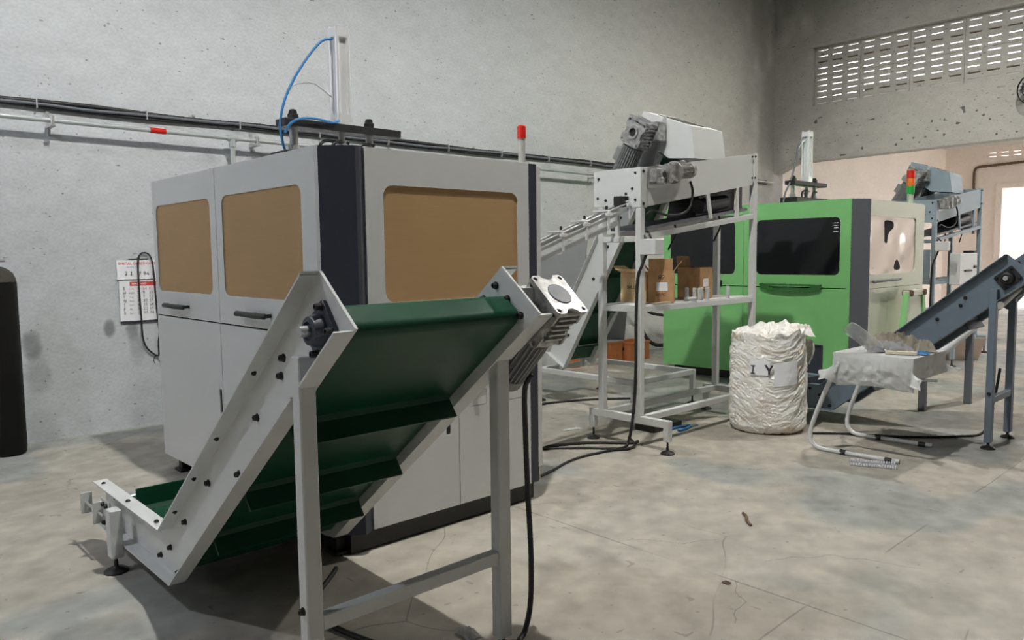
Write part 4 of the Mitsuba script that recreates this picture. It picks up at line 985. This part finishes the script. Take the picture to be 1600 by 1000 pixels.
t, M, w, d, h = carton("cardboard_box", "wide brown cardboard box with a white label, right of the preforms", (5.70, 3.80), 0.22, 0.30, 0.20, 0.27, "m_card", [("b", 1.4)])
part(t, "shipping_label", moved(bx(-0.07, 0.05, -d / 2 - 0.001, -d / 2, 0.105, 0.175, 0), M), "m_paper", label="white shipping label")
part(t, "print", moved(text("4RPC", 0.024, (-0.09, -d / 2 - 0.0005, 0.06), X_, Z_, True), M), "m_inkbrown")


def preform(x, y, label, lying=False, h=0.105, mt="m_pet"):
    prof = [(0, 0), (0.012, 0.001), (0.0165, 0.006), (0.0165, h * 0.72), (0.0195, h * 0.74), (0.0195, h * 0.77), (0.016, h * 0.79), (0.0165, h * 0.86), (0.0155, h * 0.88), (0.0165, h * 0.95), (0.0155, h), (0.0135, h), (0.0135, 0.01), (0, 0.008)]
    prof = [(r, h - z) for r, z in prof][::-1]
    m = trimesh.creation.revolve(np.array(prof), sections=20)
    if lying:
        m.apply_transform(trimesh.transformations.rotation_matrix(math.pi / 2, [0.5, 1, 0]))
        m.apply_translation([x, y, SH + 0.0195])
    else:
        m.apply_translation([x, y, SH])
    solo("preform", m, mt, label, "preform", smooth=40, group="plastic preforms on the shelf")


preform(5.46, 3.72, "clear plastic preform standing leftmost between the brown boxes")
preform(5.475, 3.655, "white plastic preform standing upside down, second of the row on the shelf")
preform(5.49, 3.615, "clear plastic preform in the middle of the row before the wide box")
preform(5.555, 3.64, "clear plastic preform third from the right before the wide box")
preform(5.59, 3.605, "white plastic preform standing right of the clear ones before the wide box")
preform(5.93, 3.62, "cream plastic preform standing right of the wide brown box")
preform(5.30, 3.63, "clear plastic preform lying on its side by the tall box", lying=True)
solo("wooden_strip", bx(4.85, 5.10, 3.595, 3.63, SH, SH + 0.012, 0.002), "m_stick", "pale wooden strip lying on the shelf before the tall box", "wood strip")

# ------------------------------------------------------------------ bale wrapped in plastic
t = thing("wrapped_bale", "round bale wrapped in crinkled clear plastic, before the green machine", "bale")
bc, br_, bhh = np.array([5.975, 3.255, 0.0]), 0.305, 0.845
nu, nv = 220, 150
TH, S = np.meshgrid(np.linspace(0, 2 * math.pi, nu, endpoint=False), np.linspace(0, 1, nv), indexing="ij")
base_r = np.where(S < 0.06, br_ * (0.80 + 0.20 * np.sqrt(np.clip(S / 0.06, 0, 1))), br_)
zz = np.where(S < 0.8, S / 0.8 * bhh, bhh)
rr = np.where(S < 0.8, base_r * (1 - 0.05 * (S / 0.8) ** 3), base_r * 0.95 * (1 - S) / 0.2)
q = np.stack([np.cos(TH) * 1.7, np.sin(TH) * 1.7, zz * 9 + 0.9 * np.sin(TH * 2)], -1)
n1 = meshkit.fbm(q, 4, 1) - 0.5
ridg = np.abs(meshkit.fbm(q * np.array([2.2, 2.2, 3.0]), 4, 3) - 0.5)
side = np.clip(rr / br_, 0, 1)
rid2 = np.abs(meshkit.fbm(q * np.array([7, 7, 4.0]) + 5, 3, 13) - 0.5)
rr2 = rr + side * (0.042 * n1 - 0.050 * ridg - 0.020 * rid2 + 0.012)
zz2 = zz + np.where(S >= 0.76, 0.10 * (meshkit.fbm(np.stack([np.cos(TH) * rr * 16, np.sin(TH) * rr * 16, TH * 0], -1), 3, 8) - 0.5), 0) * 1.0 + np.where(S > 0.78, 0.04 * np.sin(TH * 1 + 2.1) * (rr / br_), 0)
zz2 = np.maximum(zz2, 0.0)
v = np.stack([bc[0] + rr2 * np.cos(TH), bc[1] + rr2 * np.sin(TH), zz2], -1).reshape(-1, 3)
i, j = np.meshgrid(np.arange(nu), np.arange(nv - 1), indexing="ij")
a, b_ = (i * nv + j).ravel(), (((i + 1) % nu) * nv + j).ravel()
fcs = np.vstack([np.stack([a, b_, b_ + 1], 1), np.stack([a, b_ + 1, a + 1], 1)])
part(t, "wrapping", trimesh.Trimesh(v, fcs, process=False), "m_bale", smooth=18)
part(t, "bottom_pad", cy((bc[0], bc[1], 0.0), (bc[0], bc[1], 0.02), 0.27, 32), "m_rust", smooth=40)


def crumple(c, size, h, seed, n=40, amp=1.0, flat=0.0, rot=0.0):
    """A crumpled sheet lying at c."""
    U, V = np.meshgrid(np.linspace(-1, 1, n), np.linspace(-1, 1, n), indexing="ij")
    q = np.stack([U * 2.2 + seed, V * 2.2, U * 0 + seed], -1)
    rid = 1 - 2 * np.abs(meshkit.fbm(q, 4, seed) - 0.5) * 2
    edge = np.clip(1.15 - (np.abs(U) ** 3 + np.abs(V) ** 3), 0, 1)
    X = U * size[0] + 0.25 * size[0] * (meshkit.fbm(q + 9, 2, seed + 1) - 0.5)
    Y = V * size[1] + 0.25 * size[1] * (meshkit.fbm(q + 19, 2, seed + 2) - 0.5)
    Z = h * amp * np.clip(edge * (0.25 + 0.75 * rid), 0, None) + 0.004
    cr, sr = math.cos(rot), math.sin(rot)
    vv = np.stack([c[0] + cr * X - sr * Y, c[1] + sr * X + cr * Y, c[2] + Z], -1).reshape(-1, 3)
    return trimesh.Trimesh(vv, grid(n, n), process=False)


fl = crumple((bc[0] + 0.16, bc[1] - 0.21, 0.80), (0.14, 0.10), 0.09, 4, 36, rot=0.5)
part(t, "loose_flap", fl, "m_bale", smooth=25)
fl = crumple((0, 0, 0), (0.05, 0.10), 0.05, 14, 30)
part(t, "loose_flap", moved(fl, frame((bc[0] + 0.20, bc[1] - 0.245, 0.66), (0.4, 0.9, 0.1), (0.1, 0.0, 1))), "m_bale", smooth=25)


def patch(th0, th1, z0, z1, r, sag=0.0, n=16):
    A, Zg = np.meshgrid(np.linspace(th0, th1, n), np.linspace(z0, z1, n), indexing="ij")
    wob = 0.006 * (meshkit.fbm(np.stack([A * 6, Zg * 12, A * 0], -1), 3, 2) - 0.5)
    vv = np.stack([bc[0] + (r + wob) * np.cos(A), bc[1] + (r + wob) * np.sin(A), Zg + sag * (A - th0)], -1).reshape(-1, 3)
    return trimesh.Trimesh(vv, grid(n, n), process=False)


view = math.atan2(-bc[1], -bc[0])
part(t, "paper_label", patch(view + 0.16, view + 0.78, 0.41, 0.60, br_ + 0.018, 0.03), "m_paper", smooth=True, label="white paper label")
part(t, "paper_label", patch(view - 0.45, view + 0.06, 0.50, 0.62, br_ + 0.018), "m_paper", smooth=True, label="narrow white paper strip with marks")
tn = np.array([math.cos(view + math.pi / 2), math.sin(view + math.pi / 2), 0])
for k, (a, s) in enumerate(((-0.42, "I"), (-0.08, "Y"))):
    an = view + a
    o = bc + np.array([(br_ + 0.024) * math.cos(an), (br_ + 0.024) * math.sin(an), 0.51])
    part(t, "print", text(s, 0.075 if k else 0.07, o, (-math.sin(an), math.cos(an), 0), (0, 0, 1), k == 1), "m_ink")

# ------------------------------------------------------------------ small table with plastic sheet and things on it
t = thing("side_table", "white tube cantilever table under a plastic sheet, beside the grey conveyor", "table")
TZ = 0.755


def runner(x0, x1):
    pts = [(x0 + 0.02, 2.03, 0.018), (x0 + 0.01, 2.2, 0.018), (x0, 2.50, 0.018)]
    pts += [(x0, 2.60, 0.022), (x0, 2.65, 0.05), (x0, 2.67, 0.10), (x0 + 0.0, 2.655, 0.2), (x1, 2.55, 0.46), (x1, 2.44, TZ - 0.05), (x1, 2.40, TZ - 0.025), (x1, 2.30, TZ - 0.018), (x1, 1.98, TZ - 0.018)]
    return tube(spline(pts, 6), 0.0165, 12)


for (x0, x1) in ((5.56, 5.53), (6.20, 6.15)):
    lg = part(t, "leg_frame", runner(x0, x1), "m_white", smooth=True)
    for y in (2.42, 2.10):
        part(lg, "glide", cat([cy((x0 + 0.005, y - 0.022, 0.0185), (x0 + 0.005, y + 0.022, 0.0185), 0.0195, 14), bx(x0 - 0.012, x0 + 0.022, y - 0.02, y + 0.02, 0, 0.012, 0.002)]), "m_black", smooth=40, label="black floor glide")
part(t, "top", bx(5.52, 6.14, 1.94, 2.49, TZ - 0.02, TZ, 0.004), "m_greyplastic")
part(t, "rail", cy((5.54, 2.12, 0.60), (5.75, 1.86, 0.595), 0.012, 10), "m_steel", smooth=40)

# sheet draped over the table
nu, nv = 120, 110
U, V = np.meshgrid(np.linspace(-0.24, 0.62 + 0.16, nu), np.linspace(-0.17, 0.56 + 0.15, nv), indexing="ij")
dxo = np.where(U < 0, -U, np.where(U > 0.62, U - 0.62, 0))
dyo = np.where(V < 0, -V, np.where(V > 0.56, V - 0.56, 0))
sx, sy = np.where(U < 0, -1, 1), np.where(V < 0, -1, 1)
dd = np.hypot(dxo, dyo)
q = np.stack([U * 7, V * 7, U * 0], -1)
wv = meshkit.fbm(q, 3, 11) - 0.5 - 0.4 * np.cos(V * 11)
rid = np.abs(meshkit.fbm(q * 1.7, 3, 21) - 0.5)
out = 0.16 + 0.24 * np.clip(dxo * dyo * 70, 0, 1)         # the corners stand further out
cor = np.clip(dxo * dyo * 60, 0, 1)
tuck = 0.34 * np.clip(dd / 0.24, 0, 1) * (1 - cor)
X = np.clip(U, 0, 0.62) + sx * dxo * (out - tuck)
Y = np.clip(V, 0, 0.56) + sy * dyo * (out - tuck)
Z = TZ + 0.006 - dd * (0.97 - 0.28 * np.clip(dxo * dyo * 60, 0, 1))
hang = np.clip(dd / 0.12, 0, 1)
X += hang * np.where(dxo > 0, sx, 0) * (0.05 * wv - 0.05 * rid + 0.012)
Y += hang * np.where(dyo > 0, sy, 0) * (0.05 * wv - 0.05 * rid + 0.012)
Z += (1 - hang) * np.maximum(0.010 * wv, 0) + hang * 0.03 * wv
v = np.stack([5.515 + X, 1.935 + Y, Z], -1).reshape(-1, 3)
solo("plastic_sheet", trimesh.Trimesh(v, grid(nu, nv), process=False), "m_sheet", "translucent white plastic sheet draped over the small table", "plastic sheet", smooth=30)

# clear clamshell tray leaning on the bags
nu, nv = 40, 22
U, V = np.meshgrid(np.linspace(-1, 1, nu), np.linspace(-1, 1, nv), indexing="ij")
rad = (np.abs(U) ** 6 + np.abs(V) ** 4)
Zt = 0.03 * np.clip(1.1 - rad, 0, 1) ** 0.5 + 0.006 * (np.sin(U * 14) * np.sin(V * 9)) * np.clip(1 - rad, 0, 1)
keep_r = np.maximum(1, rad ** (1 / 5))
m = trimesh.Trimesh(np.stack([U / keep_r * 0.145, V / keep_r * 0.07, Zt], -1).reshape(-1, 3), grid(nu, nv), process=False)
solo("clear_tray", moved(m, frame((5.62, 2.32, TZ + 0.105), (0.22, -0.76, -0.62), (0.42, 0.64, -0.63))), "m_clear", "clear moulded plastic tray leaning at the left end of the table", "tray", smooth=35)
solo("plastic_bag", crumple((5.75, 2.18, TZ + 0.008), (0.10, 0.15), 0.085, 31, 46, rot=0.3), "m_clear", "crumpled clear plastic bag in the middle of the table", "plastic bag", smooth=20)
solo("plastic_bag", crumple((5.93, 2.22, TZ + 0.01), (0.13, 0.19), 0.13, 37, 46, rot=0.5), "m_bag", "brownish clear plastic bag heaped at the back of the table", "plastic bag", smooth=20)
solo("plastic_bag", crumple((5.93, 2.04, TZ + 0.008), (0.09, 0.10), 0.085, 41, 36, rot=0.9), "m_bag", "small brown crumpled bag at the right end of the table", "plastic bag", smooth=20)
solo("wooden_batten", bx(-0.10, 0.10, -0.016, 0.016, 0, 0.022, 0.003).apply_transform(frame((5.66, 2.07, TZ + 0.012), (0.35, -0.93, 0), (0.93, 0.35, 0))), "m_stick", "short cream batten at the near edge of the table", "wood batten")
solo("blue_wrapper", crumple((5.76, 1.965, TZ + 0.008), (0.035, 0.05), 0.025, 51, 20), "m_blue", "small blue wrapper at the right of the table top", "wrapper", smooth=20)

# clear comb strip lying beside the table's foot
M = frame((5.43, 2.15, 0.0), (0.42, -0.91, 0), (0.91, 0.42, 0))
t = thing("clear_blister", "flat clear plastic blister strip with two dotted rows, on the floor by the table foot", "plastic strip")
part(t, "base", moved(bx(-0.15, 0.15, -0.065, 0.065, 0.001, 0.005, 0.001), M), "m_clear")
for sgn in (-0.055, 0.055):
    pcs = [lathe([(0, 0), (0.0065, 0), (0.0065, 0.012), (0.004, 0.018), (0, 0.019)], (-0.14 + 0.28 * k / 17, sgn, 0.0045), n=8) for k in range(18)]
    k_ = part(t, "dotted_row", moved(cat(pcs), M), "m_hosewhite")
    labels[k_] = {"label": "dotted row of small white bumps", "kind": "stuff"}

# ------------------------------------------------------------------ things on the floor
floor_cable = lambda pts, r=0.010: tube(spline(pts, 8), r, 8)
solo("power_cable", floor_cable([(2.04, 2.09, 1.04), (2.06, 2.15, 0.97), (2.08, 2.17, 0.80), (2.085, 2.165, 0.55), (2.08, 2.145, 0.30), (2.05, 2.12, 0.12), (2.0, 2.10, 0.03), (1.95, 2.08, 0.012), (1.9, 2.02, 0.010), (1.6, 2.30, 0.010), (1.50, 2.85, 0.010), (1.8, 3.2, 0.010)], 0.011), "m_cable", "black power cable hanging from the white conveyor's motor to the floor", "cable", smooth=True)
solo("power_cable", floor_cable([(3.35, 3.6, 0.16), (3.45, 3.65, 0.05), (3.75, 3.82, 0.012), (4.12, 4.10, 0.010), (4.35, 4.05, 0.010), (4.55, 3.92, 0.010), (4.72, 3.72, 0.010), (4.8, 3.72, 0.010)], 0.012), "m_cable", "black cable on the floor from the white machine to the stand", "cable", smooth=True)
solo("power_cable", floor_cable([(3.40, 3.55, 0.012), (3.7, 3.62, 0.010), (4.05, 3.72, 0.010), (4.4, 3.70, 0.010), (4.6, 3.62, 0.010), (4.75, 3.72, 0.010), (4.86, 3.86, 0.010)], 0.009), "m_cable", "thin black cable curving nearest the stand's front foot", "cable", smooth=True)
solo("power_cable", floor_cable([(6.98, 1.80, 0.55), (6.93, 1.82, 0.30), (6.86, 1.86, 0.05), (6.7, 2.0, 0.012), (6.4, 2.3, 0.010), (6.2, 2.66, 0.010), (6.0, 2.9, 0.010)], 0.010), "m_cable", "black cable on the floor behind the small table", "cable", smooth=True)
solo("power_cable", floor_cable([(4.3, 5.4, 0.010), (4.9, 5.25, 0.010), (5.3, 5.35, 0.010), (5.8, 5.2, 0.010), (6.2, 4.9, 0.010)], 0.012), "m_cable", "black cable on the floor under the white elevator's frame", "cable", smooth=True)
solo("air_hose_loop", cat([floor_cable([(8.45, 7.0, 0.74), (8.7, 7.0, 0.78), (8.95, 7.0, 0.72), (9.1, 7.0, 0.55), (9.18, 7.0, 0.3), (9.3, 6.9, 0.14), (9.55, 6.8, 0.12)], 0.028), floor_cable([(8.5, 7.1, 1.05), (8.8, 7.1, 0.98), (9.0, 7.05, 0.85), (9.3, 7.0, 0.62), (9.6, 6.9, 0.55)], 0.022), cy((8.45, 7.0, 0.74), (8.40, 7.235, 0.74), 0.03, 10)]), "m_cable",
     "thick black hoses at the wall between the stand and the green machine", "hose", smooth=True)
for k, (x, y, w_, d_, h_, lab) in enumerate(((7.45, 6.85, 0.16, 0.14, 0.26, "small orange crate at the wall, leftmost behind the elevator frame"), (8.1, 6.85, 0.40, 0.30, 0.30, "orange crate in the middle of the row by the wall"), (8.62, 6.8, 0.42, 0.32, 0.26, "orange crate rightmost by the wall near the hoses"))):
    t = thing("orange_crate", lab, "crate")
    x0, x1, y0, y1 = x - w_ / 2, x + w_ / 2, y - d_ / 2, y + d_ / 2
    sh = sbox(x0, y0, x1, y1)
    part(t, "body", cat([prism(sh.difference(sh.buffer(-0.012)), "z", 0, h_), prism(sh, "z", 0, 0.012)]), "m_crate")
    part(t, "rim", prism(sh.buffer(0.012, join_style=2).difference(sh.buffer(-0.014, join_style=2)), "z", h_ - 0.025, h_ + 0.002), "m_crate")
    for s in (0.33, 0.66):
        part(t, "rib", bx(x0 + s * w_ - 0.01, x0 + s * w_ + 0.01, y0 - 0.012, y0 + 0.001, 0.01, h_ - 0.02), "m_crate")
    part(t, "handle_hole", bx(x0 - 0.001, x0 + 0.004, y - 0.04, y + 0.04, h_ * 0.55, h_ * 0.7, 0), "m_black")
t = thing("hand_tool", "pair of blue handled pliers on the floor under the stand", "tool")
P0, P1 = np.array([5.33, 3.742, 0.012]), np.array([5.56, 3.70, 0.012])
for s in (-1, 1):
    part(t, "grip", tube(spline([P0 + [0.0, s * 0.035, 0], P0 + [0.08, s * 0.045, 0.0], P0 + [0.16, s * 0.03, 0], P0 + [0.22, s * 0.010, 0]], 6), 0.011, 8), "m_blue", smooth=True, label="blue grip")
part(t, "jaw", moved(bx(0, 0.09, -0.018, 0.018, -0.010, 0.010, 0.004), frame(P0 + [0.215, 0, 0], P1 - P0, (0.18, 1, 0))), "m_steel")
part(t, "pivot", cy(P0 + [0.225, 0, 0.008], P0 + [0.225, 0, 0.014], 0.012, 12), "m_steel")
solo("black_block", bx(5.15, 5.55, 3.82, 4.02, 0, 0.05, 0.004), "m_black", "flat black block on the floor under the stand behind the pliers", "block")
solo("paper_scrap", crumple((4.78, 4.40, 0), (0.09, 0.022), 0.012, 61, 14, rot=-0.4), "m_paper", "narrow white paper scrap on the floor left of the stand", "paper scrap", smooth=20)
solo("twig", tube(spline([(3.735, 2.12, 0.006), (3.78, 2.17, 0.010), (3.83, 2.20, 0.010), (3.885, 2.255, 0.006)], 5), 0.008, 7), "m_rust", "short dark twig lying on the open floor", "twig", smooth=True)
solo("floor_crumb", crumple((3.0, 1.82, 0), (0.014, 0.018), 0.008, 71, 10), "m_rust", "small dark crumb on the open floor nearest the camera", "crumb", smooth=20)
solo("plastic_shred", crumple((1.85, 2.27, 0), (0.03, 0.05), 0.03, 77, 18), "m_clear", "shred of clear plastic by the conveyor's right leg", "plastic shred", smooth=20)

# cardboard and a floor frame at the far right
def sheet(name, label, c, w_, d_, tilt, rot, bsdf="m_cardlight"):
    m = bx(-w_ / 2, w_ / 2, 0, d_, 0, 0.006, 0)
    m.apply_transform(trimesh.transformations.rotation_matrix(tilt, [1, 0, 0]))
    m.apply_transform(trimesh.transformations.rotation_matrix(rot, [0, 0, 1]))
    m.apply_translation(c)
    solo(name, m, bsdf, label, "cardboard")


mat("m_cardpale", (0.62, 0.50, 0.42), 0.85)
sheet("cardboard_sheet", "pale cardboard flap standing half open on the floor beyond the table", (11.5, 3.45, 0.0), 0.45, 0.42, 0.9, 2.2, "m_cardpale")
sheet("cardboard_sheet", "flat pale cardboard sheet lying behind the half open flap", (12.1, 3.75, 0.0), 0.8, 0.5, 0.08, 0.6, "m_cardpale")
solo("cardboard_box", cat([bx(11.6, 12.15, 3.75, 4.15, 0, 0.006, 0), bx(11.6, 11.606, 3.75, 4.15, 0.006, 0.22, 0), bx(12.144, 12.15, 3.75, 4.15, 0.006, 0.22, 0), bx(11.606, 12.144, 4.144, 4.15, 0.006, 0.22, 0)]), "m_card", "open low brown box on the floor behind the grey conveyor", "box")
t = thing("white_pipe", "fat cream pipe leaning behind the grey conveyor", "pipe")
part(t, "tube", cy((7.6, 2.60, 0.42), (8.35, 2.38, 0.78), 0.055, 20), "m_hosewhite", smooth=40)
part(t, "prop", bx(7.6, 7.66, 2.56, 2.62, 0, 0.40, 0.004), "m_slate")
part(t, "prop", bx(8.25, 8.31, 2.37, 2.43, 0, 0.72, 0.004), "m_slate")

# green splayed frame before the cream panel
t = thing("green_stand", "green splayed steel frame in front of the cream panel", "stand")
gy_ = 3.19
for (xa, xb_) in ((8.83, 8.58), (9.26, 9.44)):
    q = Polygon([(xa - 0.035, 1.03), (xa + 0.035, 1.03), (xb_ + 0.045, 0.0), (xb_ - 0.045, 0.0)])
    part(t, "leg", prism(q, "y", gy_ - 0.025, gy_ + 0.025), "m_green")
part(t, "top_bar", bx(8.80, 9.30, gy_ - 0.03, gy_ + 0.03, 1.0, 1.06, 0.004), "m_cream")
part(t, "plate", prism(Polygon([(8.88, 0.99), (9.22, 0.99), (9.34, 0.55), (8.80, 0.55)]), "y", gy_ - 0.008, gy_ + 0.008), "m_cream", label="cream plate between the legs")
for x in (8.86, 9.25):
    part(t, "roller", cy((x, gy_ - 0.05, 1.03), (x, gy_ + 0.05, 1.03), 0.035, 16), "m_rust", smooth=40)
